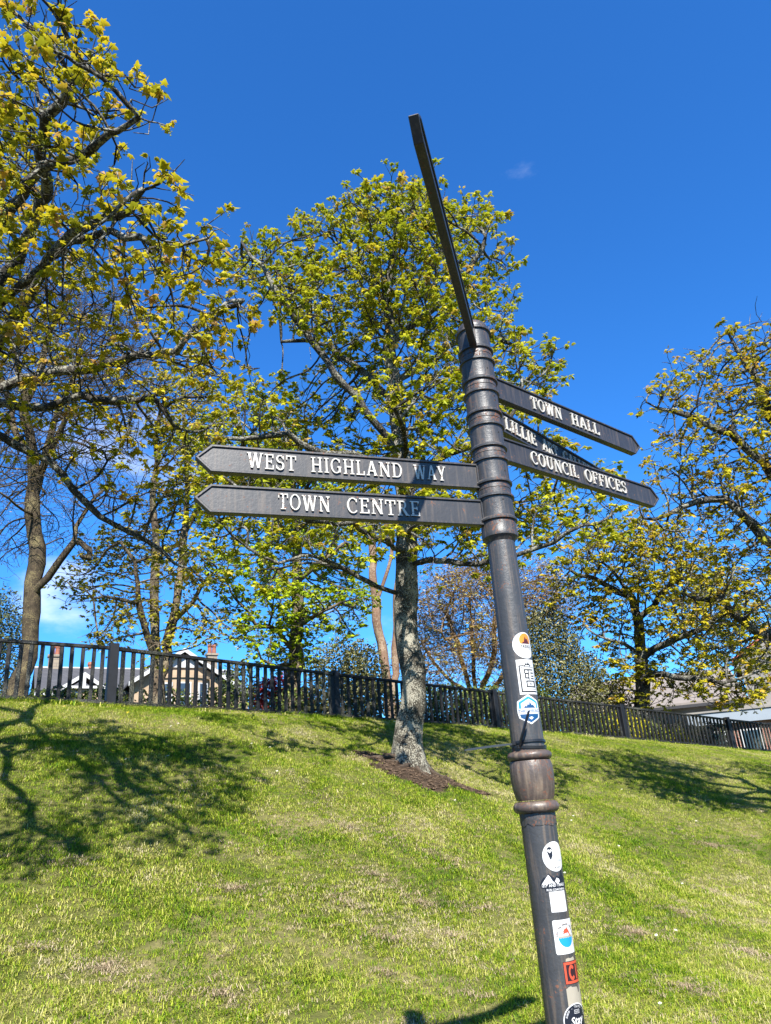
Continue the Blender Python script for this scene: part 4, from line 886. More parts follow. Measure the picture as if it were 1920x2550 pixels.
# orange sun and mountain, TREKK
st = Sticker('round white sticker with orange sun over maroon peaks reading TREKK', -59, 2.069, .0513, circle(.0435))
st.shape('sun', [circle(.0215, 28, .004, .0165)[:0] + [(x, max(y, .005)) for x, y in circle(.0235, 30, .004, .0165)]], 'orange')
st.shape('mountain', [[(-.012, .0052), (-.006, .012), (-.003, .011), (.003, .030), (.008, .020), (.012, .023), (.021, .0052)]], 'maroon')
st.text('TREKK', .004, -.0085, .0145, 'grey', .046).text('MOUNTAIN', .006, -.0135, .0045, 'faint', .042)
# black and white boxed lettering with crown of flames
st = Sticker('white rectangular sticker with black outlined block letters under a flame crown', -64, 1.967, .0519, [(-.0355, -.0555), (.0355, -.0555), (.0355, .0555), (-.0355, .0555)])
def frame(x0, y0, x1, y1, w): return [rect(x0, y0, x0 + w, y1), rect(x1 - w, y0, x1, y1), rect(x0 + w, y0, x1 - w, y0 + w), rect(x0 + w, y1 - w, x1 - w, y1)]
st.shape('frame', [rect(-.029, -.049, -.0245, .037), rect(-.0245, -.049, .031, -.0445), rect(-.0245, .0335, -.012, .037)], 'black')
st.shape('frame', frame(-.021, -.0405, .029, .031, .0014), 'black')
st.shape('block_letter', [rect(-.010, -.034, .026, -.030), rect(-.010, -.034, -.006, -.014), rect(-.010, -.016, .024, -.012), rect(.020, -.034, .026, -.012), rect(.004, -.026, .009, -.020), rect(-.012, -.006, -.008, .012), rect(-.012, .008, .000, .012), rect(-.012, -.006, .000, -.002), rect(.000, -.010, .004, .024), rect(-.014, .020, .022, .024), rect(-.014, .012, -.010, .024), rect(.010, -.008, .024, -.004), rect(.012, .000, .024, .004), rect(.010, .010, .024, .014)], 'black')
st.shape('flame_crown', [[(-.012, .0325), (-.010, .040), (-.007, .0365), (-.005, .046), (-.001, .039), (.003, .050), (.006, .040), (.011, .046), (.012, .037), (.017, .040), (.015, .0325)]], 'black')
st.shape('flame_crown', [[(-.008, .0335), (-.007, .0365), (-.004, .0355), (.000, .0375), (.004, .0355), (.008, .0375), (.011, .0335)]], 'white')
# hexagonal THRU-HIKING badge
hexo = [(0, .046), (.037, .026), (.040, .004), (.040, -.010), (.036, -.026), (0, -.046), (-.036, -.026), (-.040, -.010), (-.040, .004), (-.037, .026)]
def sc(p, k): return [(x * k, y * k) for x, y in p]
st = Sticker('white hexagonal badge sticker with blue peaks reading THRU-HIKING', -76.5, 1.865, .0521, hexo)
st.shape('badge', [sc([(0, .046), (.037, .026), (.038, .004), (-.038, .004), (-.037, .026)], .88)], 'cyan')
st.shape('badge', [sc([(0, .036), (.029, .021), (.029, .004), (-.029, .004), (-.029, .021)], .9)], 'white')
st.shape('peaks', [[(-.018, .004), (-.013, .012), (-.009, .009), (-.004, .017), (.000, .013), (.003, .024), (.010, .012), (.013, .015), (.022, .004)]], 'blue')
st.shape('badge', [[(-.033, -.0145), (.033, -.0145), (.030, -.025), (0, -.0405), (-.030, -.025)]], 'blue')
st.shape('badge', [[(-.006, -.026), (.004, -.022), (.010, -.026), (.002, -.032)]], 'white')
st.shape('banner', [rect(-.0395, -.0125, .0395, .0025)], 'white').text('THRU-HIKING', 0, -.0100, .0145, 'blue', .074)
# owl
st = Sticker('round white sticker with a small dark owl emblem', -58, 1.440, .0537, circle(.0405))
st.shape('owl', [circle(.0085, 20, -.017, .018), [(-.0255, .014), (-.0085, .014), (-.009, .002), (-.014, -.006), (-.018, -.008), (-.021, .000)]], 'navy')
st.shape('owl', [circle(.0034, 14, -.0205, .0165), circle(.0034, 14, -.0135, .0165), [(-.0235, .0150), (-.0105, .0150), (-.017, .0095)]], 'white')
st.text('ITINARR', .002, -.0145, .0085, 'faint', .046).shape('rule', [rect(-.018, -.0245, .022, -.0240)], 'faint')
st.shape('icon', [rect(-.006 + .006 * k, -.0315, -.003 + .006 * k, -.0275) for k in range(4)], 'grey')
# INK AND TRAILS mountain badge
mo = [(-.043, -.0245), (-.043, -.006), (-.036, .006), (-.029, .0125), (-.024, .0115), (-.015, .0225), (-.005, .014), (.002, .007), (.010, .0135), (.019, .010), (.026, .018), (.028, .028), (.034, .029), (.038, .014), (.043, .006), (.043, -.013), (.040, -.026), (-.030, -.0265), (-.032, -.0245)]
mo = mo[:-3] + [(.041, -.0155), (.037, -.0265), (-.029, -.0265), (-.030, -.0165), (-.041, -.0155)]
mo = [p for p in mo if not (p[0] == -.043 and p[1] == -.0245)]
st = Sticker('black mountain shaped sticker reading INK AND TRAILS RUN COACHING', -74, 1.3745, .0537, mo, 'navy')
st.shape('snowy_peak', [[(-.039, -.0075), (-.029, .004), (-.016, .0185), (-.011, .013), (-.006, .003), (.004, -.0065), (-.010, -.004), (-.020, -.006), (-.026, -.0138), (-.038, -.0138)]], 'white')
st.shape('snowy_peak', [[(.002, -.001), (.009, .009), (.017, .006), (.020, -.001), (.012, -.0065)]], 'white')
st.text('INK', -.0315, -.0135, .0105, 'navy', .017).text('AND TRAILS', .0100, -.0135, .0105, 'white', .056).text('RUN COACHING', .004, -.0240, .0080, 'white', .060)
# blank faded rectangle
st = Sticker('blank faded white rectangular sticker', -66, 1.3215, .0537, [(-.0275, -.026), (.026, -.0275), (.0285, -.022), (.0275, .027), (-.0275, .0275)], 'white')
st.shape('faded_print', ringp(.0055, .0062, 20, .002, .013), 'faint').shape('faded_print', [rect(-.016 + .0045 * k, -.007, -.0145 + .0045 * k, .001 + .002 * (k % 3)) for k in range(8)], 'faint')
# dolphin
st = Sticker('white rounded sticker with a pink dolphin leaping over blue water', -57, 1.232, .0537, [(-.0355, -.043), (.0385, -.043), (.0385, .043), (-.0355, .043), (-.0385, .040), (-.0385, -.038)])
scal = []
for k in range(12):
    a = R(30 * k); scal += ringp(.0085, .0092, 8, .0265 * math.cos(a), .0285 * math.sin(a), 30 * k - 80, 30 * k + 80)
st.shape('scalloped_edge', scal, 'pink')
st.shape('sky_disc', [circle(.0265, 32)], 'white')
st.shape('sand', [[(x, min(max(y, -.004), .002)) for x, y in circle(.0262, 32)]], 'cream')
st.shape('water', [[(x, min(y, -.003 + .0012 * math.sin(x * 700))) for x, y in circle(.0268, 48)]], 'cyan')
st.shape('dolphin', [[(-.014, .006), (-.009, .0095), (-.010, .014), (-.004, .0195), (.001, .020), (.004, .0245), (.006, .0195), (.011, .014), (.014, .006), (.017, .003), (.012, .000), (.011, .004), (.007, .009), (.002, .009), (.001, .005), (-.002, .009), (-.008, .007)]], 'coral')
st.arc_text('SAVE THE GANGES DOLPHIN', .0285, 175, 12, .0062, 'black')
# CI
st = Sticker('coral red rectangular sticker with the letters CI', -49, 1.143, .0537, [(-.0315, -.0275), (.0315, -.0275), (.0315, .0275), (-.0315, .0275)], 'plum')
st.shape('border', frame(-.0300, -.0260, .0300, .0260, .0062), 'coral')
st.shape('block_letter', [[(x * .72 - .006, y * 1.22) for x, y in q] for q in ringp(.0085, .0155, 26, 0, 0, 38, 322)] + [rect(.0105, -.0178, .0165, .0178)], 'coral')
# remains of a torn off sticker
rr = np.random.RandomState(8); torn = [(-.031, -.030), (.031, -.030)] + [(.031 - .062 * k / 16, .014 + .012 * rr.rand() - (.010 if k in (4, 5) else 0)) for k in range(17)]
st = Sticker('ragged grey remains of a torn off paper sticker', -50, 1.088, .0537, torn, 'cream')
rr = np.random.RandomState(9); torn = [(-.018, -.003), (.018, -.003)] + [(.016 - .032 * k / 8, .003 + .006 * rr.rand()) for k in range(9)]
st = Sticker('small scrap of torn paper above the red sticker', -54, 1.174, .0537, torn, 'cream')
# Stay
st = Sticker('round dark sticker with white rim and the script word Stay', -58, 1.0275, .0538, circle(.0430, 40))
st.shape('disc', [circle(.0400, 40)], 'navy').shape('rim_line', ringp(.0370, .0376, 40), 'navy')
st.arc_text('SHOP - TRIPS - TR', .0325, 160, 20, .0070, 'white')
st.shape('cassette', frame(-.0085, .0185, .0095, .0275, .0009) + ringp(.0012, .0022, 10, -.003, .023) + ringp(.0012, .0022, 10, .004, .023), 'white')
st.text('Stay', -.002, -.006, .026, 'white', .046, rot=.12, shear=.3)

# ---------------------------------------------------------------- cable ties
M['tie'] = m_plain('black_nylon', (.012, .012, .013), .35)
M['tie_grey'] = m_plain('grey_nylon', (.030, .032, .034), .3, spec=.6)  # the tail's own greyish nylon, paler than the black strap
def loop(z, tilt, r, ph0):
    return [(PX + r * math.cos(a), PY + r * math.sin(a), z + tilt * math.sin(a - ph0)) for a in np.linspace(0, 2 * math.pi, 49)]
ct = tag(empty('cable_tie', (PX - .03, PY - .05, 1.757)), 'black cable tie round the pole with its long end sticking up', 'cable tie')
MB().tube(loop(1.7575, .008, .0553, .6), .0058, 4, .45, (0, 0, 1)).build('strap', M['tie'], ct)
h0 = on_post(-128, 1.754, .0585)
MB().box(-.006, -.0045, -.005, .006, .0045, .005, Matrix.Translation(h0) @ Matrix.Rotation(.6, 4, 'Z')).build('head', M['tie'], ct, bevel=.001)
tail_end = Vector((.3985, 2.366, 1.856))
pts = [h0.lerp(tail_end, t) + Vector((-.002, -.014, 0)) * math.sin(math.pi * t) for t in np.linspace(0, 1, 9)]
MB().tube(pts, [.0062] * 8 + [.0030], 4, .45, (.3, -1, 0)).build('tail', M['tie'], ct)
ct = tag(empty('cable_tie', (PX - .03, PY - .05, 1.766)), 'grey cable tie round the pole with its flat end pointing out to the left', 'cable tie')
MB().tube(loop(1.7665, -.004, .0548, .2), .0054, 4, .45, (0, 0, 1)).build('strap', M['tie'], ct)
h0 = on_post(-146, 1.7655, .0585)
MB().box(-.006, -.0045, -.005, .006, .0045, .005, Matrix.Translation(h0) @ Matrix.Rotation(.3, 4, 'Z')).build('head', M['tie'], ct, bevel=.001)
e0 = h0 + Vector((-.160, -.055, -.012))
pts = [h0.lerp(e0, t) + Vector((0, 0, .001)) * math.sin(math.pi * t) for t in np.linspace(0, 1, 9)]
MB().tube(pts, [.0046] * 8 + [.0030], 4, .3, (0, 0, 1)).build('tail', M['tie_grey'], ct)
# ---------------------------------------------------------------- trees
def grow(seed, paths, clumps, n_attr, step=.13, infl=1.1, kill=.24, iters=90, lift=.12, jit=.28, shell=.35):
    """space colonisation: boughs given as paths, twigs grown towards points spread through the crown clumps"""
    r = np.random.RandomState(seed)
    pos, par, trunk_n, ends = [], [], 0, []
    for pi, P in enumerate(paths):
        P = np.array(P, float)
        if pi == 0:
            last = -1; pos.append(P[0]); par.append(-1); last = 0; start = P[0]
        else:
            A = np.array(pos); d = ((A - P[0]) ** 2).sum(1); last = int(d.argmin()); start = A[last]; P[0] = start
        for a, b_ in zip(P[:-1], P[1:]):
            L = np.linalg.norm(b_ - a); n = max(1, int(round(L / (step * 1.6))))
            off = r.normal(0, 1, 3) * L * .05
            for k in range(1, n + 1):
                t = k / n
                q = a + (b_ - a) * t + off * math.sin(math.pi * t) + r.normal(0, .012, 3) * (0 if pi == 0 else 1)
                pos.append(q); par.append(last); last = len(pos) - 1
        if pi == 0: trunk_n = len(pos)
        ends.append(len(pos))
    vol = np.array([c[3] ** 3 for c in clumps]) ** .8; cnt = np.maximum(6, (vol / vol.sum() * n_attr)).astype(int)
    att = []
    for (x, y, z, rad), n in zip(clumps, cnt):
        v = r.normal(size=(n, 3)); v /= np.linalg.norm(v, axis=1)[:, None]
        q = rad * r.rand(n) ** (shell) * (1 + .15 * r.normal(size=n))
        att.append(np.array((x, y, z)) + v * q[:, None] * np.array((1, 1, .82)))
    att = np.concatenate(att)
    cap = 60000; N = len(pos); PZ = np.zeros((cap, 3)); PZ[:N] = pos; PR = np.full(cap, -1, int); PR[:N] = par; nch = np.zeros(cap, int)
    for p in par:
        if p >= 0: nch[p] += 1
    near = np.full(len(att), 1e9); ni = np.zeros(len(att), int)
    new = np.arange(N)
    for it in range(iters):
        for s0 in range(0, len(new), 400):
            q = PZ[new[s0:s0 + 400]]
            d = ((att ** 2).sum(1)[:, None] + (q ** 2).sum(1)[None] - 2 * att @ q.T)
            k = d.argmin(1); dm = np.sqrt(np.maximum(d[np.arange(len(att)), k], 0)); b_ = dm < near
            near[b_] = dm[b_]; ni[b_] = new[s0:s0 + 400][k[b_]]
        live = near > kill
        att, near, ni = att[live], near[live], ni[live]
        if len(att) == 0: break
        act = near < infl * (3.0 if it < 6 else 1.0)
        if not act.any(): break
        dv = att[act] - PZ[ni[act]]; dv /= np.linalg.norm(dv, axis=1)[:, None]
        acc = np.zeros((N, 3)); np.add.at(acc, ni[act], dv)
        src = np.unique(ni[act]); src = src[nch[src] < 4]
        if len(src) == 0: break
        g = acc[src]; g /= np.maximum(np.linalg.norm(g, axis=1), 1e-6)[:, None]
        g += r.normal(0, jit, g.shape); g[:, 2] += lift
        g /= np.linalg.norm(g, axis=1)[:, None]
        m_ = min(len(src), cap - N)
        if m_ <= 0: break
        PZ[N:N + m_] = PZ[src[:m_]] + g[:m_] * step * r.uniform(.75, 1.2, (m_, 1)); PR[N:N + m_] = src[:m_]; np.add.at(nch, src[:m_], 1)
        new = np.arange(N, N + m_); N += m_
    return PZ[:N].copy(), PR[:N].copy(), trunk_n, ends

def relax(pos, par, first, passes=2):
    """ease the kinks out of the limbs"""
    n = len(par); s = np.ones(n)
    for i in range(n - 1, 0, -1): s[par[i]] += s[i]
    best = np.full(n, -1); bs = np.zeros(n)
    for i in range(1, n):
        if s[i] > bs[par[i]]: bs[par[i]] = s[i]; best[par[i]] = i
    ok = (best >= 0) & (par >= 0) & (np.arange(n) >= first)
    for _ in range(passes):
        q = pos.copy(); q[ok] = .4 * pos[ok] + .3 * pos[par[ok]] + .3 * pos[best[ok]]; pos = q
    return pos

def sprout(pos, par, seed, prob, length, cmax=14, up=.35, out=.5):
    """short crooked side twigs on the finer wood"""
    r = np.random.RandomState(seed); n = len(par); s = np.ones(n)
    for i in range(n - 1, 0, -1): s[par[i]] += s[i]
    cand = np.where(s <= cmax)[0]; cand = cand[cand > 0]
    k = r.poisson(prob, len(cand)); src = np.repeat(cand, k); m_ = len(src)
    c = pos.mean(0); o = pos[src] - c; o /= np.maximum(np.linalg.norm(o, axis=1), .1)[:, None]
    along = pos[src] - pos[par[src]]; along /= np.maximum(np.linalg.norm(along, axis=1), 1e-6)[:, None]
    d = r.normal(size=(m_, 3)) + o * out + along * .6; d[:, 2] += up; d /= np.linalg.norm(d, axis=1)[:, None]
    L = length * r.uniform(.5, 1.4, (m_, 1))
    p1 = pos[src] + d * L * .55
    d2 = d + r.normal(0, .45, (m_, 3)); d2[:, 2] += up * .6; d2 /= np.linalg.norm(d2, axis=1)[:, None]
    p2 = p1 + d2 * L * .5
    return np.concatenate([pos, p1, p2]), np.concatenate([par, src, np.arange(n, n + m_)])

def radii(par, r_tip, r_base, p=2.2):
    n = len(par); s = np.zeros(n); 
    for i in range(n - 1, -1, -1):
        if s[i] == 0: s[i] = 1.0
        if par[i] >= 0: s[par[i]] += s[i]
    r = r_tip * s ** (1 / p)
    ex = math.log(r_base / r_tip) / max(1e-6, math.log(r[0] / r_tip))
    return r_tip * (r / r_tip) ** ex

def wood(pos, par, rad, trunk_n, flare=0.0, seed=1, sides=None, split=.055):
    """tubes along chains; returns (trunk V,F), (branches V,F)"""
    rr = np.random.RandomState(seed)
    n = len(par); kids = [[] for _ in range(n)]
    for i in range(1, n): kids[par[i]].append(i)
    chains = []; stack = [0]; 
    starts = [(-1, 0)]
    while starts:
        prev, i = starts.pop(); ch = ([prev] if prev >= 0 else []) + [i]; c = i
        while kids[c]:
            k = kids[c]; j = [q for q in k if q < trunk_n] if c < trunk_n - 1 else []
            main = (c + 1) if (c < trunk_n - 1 and c + 1 in k) else max(k, key=lambda q: rad[q])
            for q in k:
                if q != main: starts.append((c, q))
            ch.append(main); c = main
        chains.append((prev, ch))
    out = {0: ([], []), 1: ([], [])}
    z0 = pos[0][2]
    for prev, ch in chains:
        R0 = rad[ch[1]] if prev >= 0 else rad[ch[0]]
        which = 0 if (prev < 0) else 1
        ns = sides or (18 if prev < 0 else (8 if R0 > .035 else (5 if R0 > .014 else 3)))
        V, F = out[which]; base = sum(len(a) for a in V)
        P = pos[ch]
        T = np.empty_like(P); T[1:-1] = P[2:] - P[:-2]; T[0] = P[1] - P[0]; T[-1] = P[-1] - P[-2]
        T /= np.maximum(np.linalg.norm(T, axis=1), 1e-9)[:, None]
        u = np.cross(T[0], (0.31, .9, .2)); u /= np.linalg.norm(u)
        ang = np.arange(ns) * 2 * math.pi / ns; ca, sa = np.cos(ang)[:, None], np.sin(ang)[:, None]
        rings = []
        for k in range(len(ch)):
            u = u - T[k] * (u @ T[k]); u /= max(1e-9, np.linalg.norm(u)); w = np.cross(T[k], u)
            r_ = rad[ch[k]] if not (prev >= 0 and k == 0) else rad[ch[1]]
            if k == len(ch) - 1: r_ *= .55
            rv = np.full((ns, 1), r_)
            if ns >= 8: rv = rv * (1 + .07 * rr.normal(size=(ns, 1)))
            if prev < 0 and flare:
                h = P[k][2] - z0
                rv = rv * (1 + flare * math.exp(-h / .30) * (1 + .45 * np.sin(5 * ang + 1)[:, None] * math.exp(-h / .25)))
            rings.append(P[k] + rv * (ca * u + sa * w))
        V.append(np.concatenate(rings))
        m_ = len(ch); i0 = base + np.arange(m_ - 1)[:, None] * ns + np.arange(ns)[None]
        j0 = base + np.arange(m_ - 1)[:, None] * ns + (np.arange(ns)[None] + 1) % ns
        F.append(np.stack([i0, j0, j0 + ns, i0 + ns], -1).reshape(-1, 4))
    return [(np.concatenate(out[k][0]), np.concatenate(out[k][1])) if out[k][0] else None for k in (0, 1)]

# leaf outlines, unit length, stalk at the origin, tip towards +y
def leaf_shape(half, mid=(0, .36), fold=.34, droop=.30):
    L = [(0, 0)] + half + [(-x, y) for x, y in reversed(half) if x > 1e-6]
    V = [(mid[0], mid[1], .03)] + [(x, y, -fold * abs(x) - droop * y * y) for x, y in L]
    n = len(L)
    return np.array(V), np.array([(0, 1 + i, 1 + (i + 1) % n) for i in range(n)])
LEAF_SYC = leaf_shape([(.16, -.10), (.44, -.06), (.33, .16), (.56, .46), (.27, .47), (.20, .74), (0, 1.0)])
LEAF_MID = leaf_shape([(.34, -.02), (.30, .18), (.50, .48), (.20, .55), (0, 1.0)])
LEAF_OVAL = leaf_shape([(.26, .30), (.22, .70), (0, 1.0)], (0, .45))
LEAF_BUD = leaf_shape([(.22, .45), (0, 1.0)], (0, .45), .1, .05)

def place(shape, P, D, Nn, S, tint, rs):
    """many leaves into one V,F,tint"""
    V0, F0 = shape; n = len(P)
    y = D / np.linalg.norm(D, axis=1)[:, None]
    z = Nn - y * (Nn * y).sum(1)[:, None]; z /= np.maximum(np.linalg.norm(z, axis=1), 1e-6)[:, None]
    x = np.cross(y, z)
    wob = 1 + rs.normal(0, .10, (n, len(V0), 1))
    loc = V0[None] * wob
    loc[:, :, 2] *= rs.uniform(.2, 2.2, (n, 1))
    W = P[:, None] + S[:, None, None] * (loc[:, :, :1] * x[:, None] + loc[:, :, 1:2] * y[:, None] + loc[:, :, 2:3] * z[:, None])
    F = (np.arange(n)[:, None, None] * len(V0) + F0[None]).reshape(-1, 3)
    return W.reshape(-1, 3), F, np.repeat(tint, len(V0)), (x, y, z)

def rosettes(pos, par, rad, seed, per, size, tips_frac=1.0, along=0.0, r_max=.012, tint_mu=.45, tint_sd=.25, droop=.35, up=.9, stalk=.6):
    """leaves in clusters at twig ends (and some along thin twigs)"""
    rs = np.random.RandomState(seed); n = len(par)
    has = np.zeros(n, bool); has[par[par >= 0]] = True
    tips = np.where(~has)[0]; tips = tips[rs.rand(len(tips)) < tips_frac]
    thin = np.where(has & (rad < r_max))[0]; thin = thin[rs.rand(len(thin)) < along]
    src = np.concatenate([tips, thin]); k = np.concatenate([rs.randint(per[0], per[1] + 1, len(tips)), np.maximum(1, rs.randint(per[0], per[1] + 1, len(thin)) // 2)])
    own = np.repeat(src, k); m_ = len(own)
    ctint = rs.normal(tint_mu, tint_sd, n)
    csize = rs.uniform(.55, 1.25, n)
    a = rs.uniform(0, 2 * math.pi, m_)
    D = np.stack([np.cos(a), np.sin(a), rs.uniform(-droop - .35, .45, m_)], -1)
    Nn = np.stack([D[:, 0] * .35, D[:, 1] * .35, np.full(m_, up)], -1) + rs.normal(0, .32, (m_, 3))
    S = size * csize[own] * rs.uniform(.6, 1.2, m_)
    P = pos[own] + D / np.linalg.norm(D, axis=1)[:, None] * (S * stalk * rs.uniform(.3, 1.1, m_))[:, None] + rs.normal(0, .012, (m_, 3))
    tint = np.clip(ctint[own] + rs.normal(0, .10, m_), 0, 1)
    return P, D, Nn, S, tint, rs, tips

def in_view(P, pad=.02):
    d = P - np.array(EYE); z = d @ np.array(_f)
    x = d @ np.array(cr) / z / (26.05 / 2 / 25); y = d @ np.array(cu) / z / (17.3 / 25)
    return (z > 0) & (np.abs(x) < 1 + pad) & (np.abs(y) < 1 + pad), z

def make_tree(name, label, key, seed, bark, leafmat, n_attr, r_tip, r_base, leaf, size, per, step=.13, infl=1.1, kill=.24, flare=.0, singles=0, single_mat=None, flowers=0, twig_bark=None, along=.1, lift=.12, jit=.28, tips_frac=1.0, group=None, tint=(.45, .25), iters=90, shell=.35, loc_off=None, extra=None, droop=.35, pexp=2.2, twigs=((.7, .22),), thick=None):
    paths, clumps = GUIDES[key]
    pos, par, tn, ends = grow(seed, paths, clumps, n_attr, step, infl, kill, iters, lift, jit, shell)
    pos = relax(pos, par, ends[-1])
    for q, (tp_, tl_) in enumerate(twigs): pos, par = sprout(pos, par, seed + 7 + q, tp_, tl_)
    rad = radii(par, r_tip, r_base, pexp)
    for pi, (ra, rb) in (thick or {}).items():
        i0, i1 = ends[pi - 1], ends[pi]; rad[i0:i1] = np.maximum(rad[i0:i1], np.linspace(ra, rb, i1 - i0))
    root = tag(empty(name, tuple(paths[0][0])), label, 'tree', group)
    tw, bw = wood(pos, par, rad, tn, flare, seed)
    link('trunk', mesh('trunk', tw[0], tw[1], bark, True), root)
    link('branches', mesh('branches', bw[0], bw[1], twig_bark or bark, True), root)
    P, D, Nn, S, T, rs, tips = rosettes(pos, par, rad, seed + 1, per, size, tips_frac, along, tint_mu=tint[0], tint_sd=tint[1], droop=droop)
    pick = np.zeros(len(P), bool)
    if singles:
        vis, z = in_view(P, 0); score = np.where(vis, S / z, 0); pick[np.argsort(-score)[:singles]] = True
    q = ~pick
    V, F, tt, _ = place(leaf, P[q], D[q], Nn[q], S[q], T[q], rs)
    crown = link('crown', mesh('crown', V, F, leafmat, False, {'tint': tt}), root); crown['kind'] = 'stuff'
    if singles:
        lm = mesh('leaf', leaf[0], leaf[1], single_mat)
        y = D / np.linalg.norm(D, axis=1)[:, None]; zz = Nn - y * (Nn * y).sum(1)[:, None]; zz /= np.linalg.norm(zz, axis=1)[:, None]; xx = np.cross(y, zz)
        inv = Matrix.Translation(-Vector(paths[0][0]))
        for i in np.where(pick)[0]:
            o = bpy.data.objects.new('leaf', lm); COL.objects.link(o); o.parent = crown
            s = S[i]
            o.matrix_parent_inverse = Matrix.Identity(4)
            o.matrix_basis = Matrix(((xx[i][0] * s, y[i][0] * s, zz[i][0] * s, P[i][0]), (xx[i][1] * s, y[i][1] * s, zz[i][1] * s, P[i][1]), (xx[i][2] * s, y[i][2] * s, zz[i][2] * s, P[i][2]), (0, 0, 0, 1)))
    if flowers:
        tp = tips[rs.rand(len(tips)) < flowers]; V = []; F = []; Tn = []
        oct_v = np.array([(1, 0, 0), (-1, 0, 0), (0, 1, 0), (0, -1, 0), (0, 0, 1), (0, 0, -1)], float); oct_f = np.array([(0, 2, 4), (2, 1, 4), (1, 3, 4), (3, 0, 4), (2, 0, 5), (1, 2, 5), (3, 1, 5), (0, 3, 5)])
        c = 0
        for t in tp:
            p = pos[t] + rs.normal(0, .02, 3); L = rs.uniform(.035, .085); dx = rs.normal(0, .2, 2)
            for k in range(12):
                h = k / 11; w = .011 * (1 - .55 * h)
                qv = p + np.array((dx[0] * h * L + rs.normal(0, w), dx[1] * h * L + rs.normal(0, w), -.015 - h * L)) + oct_v * rs.uniform(.004, .0065)
                V.append(qv); F.append(oct_f + c); c += 6; Tn += [rs.rand()] * 6
        if V: o = link('flower_clusters', mesh('flower_clusters', np.concatenate(V), np.concatenate(F), M['flower'], False, {'tint': Tn}), root); o['kind'] = 'stuff'
    if extra: extra(root, pos, par, rad, rs)
    return root

NEAR = 'young leafed sycamores'
make_tree('sycamore_tree', 'near sycamore reaching in from the left edge with yellow new leaves and flower tassels', 'left', 101, M['bark_sycamore'], M['leaf_left'], 5200, .0042, .155, LEAF_SYC, .052, (5, 11), tips_frac=.5, step=.10, infl=.8, kill=.145, twigs=((.75, .16),), singles=300, single_mat=M['leaf_left_one'], flowers=.45, flare=.6, along=.10, group=NEAR, tint=(.5, .26), jit=.36)

M['root'] = m_bark('soil_stained_root_bark', (.035, .024, .017), (.09, .066, .048), (.15, .13, .10), .2, 14)
def roots(root, pos, par, rad, rs):
    mb = MB()
    for k in range(9):
        a = -2.9 + k * .72 + rs.uniform(-.15, .15) if k < 9 else 0
        L = rs.uniform(.35, .8); pts = []; rr_ = []
        for t in np.linspace(.06, 1, 9):
            x = TREE_XY[0] + math.cos(a + .35 * math.sin(3 * t + k)) * L * t * 1.0; y = TREE_XY[1] + math.sin(a + .35 * math.sin(3 * t + k)) * L * t * .9
            pts.append((x, y, gz(x, y) + .040 + .06 * (1 - t) ** 2 - .03 * t)); rr_.append(.052 * (1 - .8 * t))
        m1 = MB().tube(pts, rr_, 7); m1.build('root', M['root'], root, True)
make_tree('sycamore_tree', 'sycamore with lichen covered trunk standing on the bank in front of the fence', 'centre', 202, M['bark_trunk'], M['leaf_centre'], 10500, .0058, .175, LEAF_SYC, .070, (7, 13), tips_frac=.85, step=.145, infl=1.1, kill=.21, twigs=((.9, .26),), singles=300, single_mat=M['leaf_centre_one'], flare=1.0, twig_bark=M['bark_sycamore'], along=.10, group=NEAR, extra=roots, tint=(.56, .22), jit=.36, pexp=2.35)
make_tree('sycamore_tree', 'sycamore reaching in from the right edge with loose yellow new leaves', 'right', 303, M['bark_sycamore'], M['leaf_right'], 7500, .0052, .20, LEAF_MID, .075, (4, 9), tips_frac=.65, step=.14, infl=1.2, kill=.18, twigs=((.9, .25),), flare=.5, along=.06, group=NEAR, tint=(.55, .25), jit=.34)
FAR = 'trees beyond the fence'
make_tree('old_tree', 'old tree with thick leaning mossy trunk and curled limb at the far left', 'old', 404, M['bark_old'], M['bud'], 6500, .0045, .165, LEAF_BUD, .06, (1, 3), tips_frac=.5, step=.20, infl=1.6, kill=.24, twigs=((.9, .5), (.5, .3)), flare=.3, twig_bark=M['bark_old'], along=.05, group=FAR, jit=.30, pexp=2.4, thick={1: (.085, .060), 2: (.05, .03), 3: (.09, .03), 5: (.07, .03), 7: (.06, .03)})
make_tree('multi_stem_tree', 'slender tree of several brown stems in thin leaf in front of the gabled house', 'multi', 505, M['bark_brown'], M['leaf_olive'], 5600, .0060, .19, LEAF_MID, .11, (3, 7), tips_frac=.8, step=.18, infl=1.5, kill=.22, twigs=((.9, .32),), group=FAR, tint=(.45, .28), along=.1)
make_tree('maple_tree', 'maple in bright fresh green leaf beyond the fence left of the lichen trunk', 'green', 606, M['bark_brown'], M['leaf_green'], 7000, .0065, .20, LEAF_MID, .115, (5, 10), step=.18, infl=1.5, kill=.22, twigs=((1.0, .3),), group=FAR, tint=(.55, .22), along=.15)
make_tree('twin_stem_tree', 'bare reddish twin stemmed trunk just left of the lichen trunk', 'twin', 707, M['bark_red'], M['leaf_olive'], 1600, .0080, .19, LEAF_MID, .12, (2, 4), step=.22, infl=1.5, kill=.28, group=FAR)
make_tree('budding_tree', 'fine twigged budding tree behind the fence between lichen trunk and signpost', 'bare', 808, M['bark_twig'], M['bud'], 7500, .0050, .16, LEAF_BUD, .13, (4, 8), tips_frac=.8, step=.22, infl=1.9, kill=.24, twigs=((1.2, .6), (.6, .4)), group=FAR, tint=(.6, .3), along=.08)
make_tree('sycamore_tree', 'spreading yellow green sycamore beyond the fence in front of the grey roofed building', 'mid', 909, M['bark_sycamore'], M['leaf_right'], 10000, .0075, .22, LEAF_MID, .110, (6, 12), step=.21, infl=1.7, kill=.25, twigs=((1.0, .35),), group=FAR, tint=(.5, .24), along=.12)

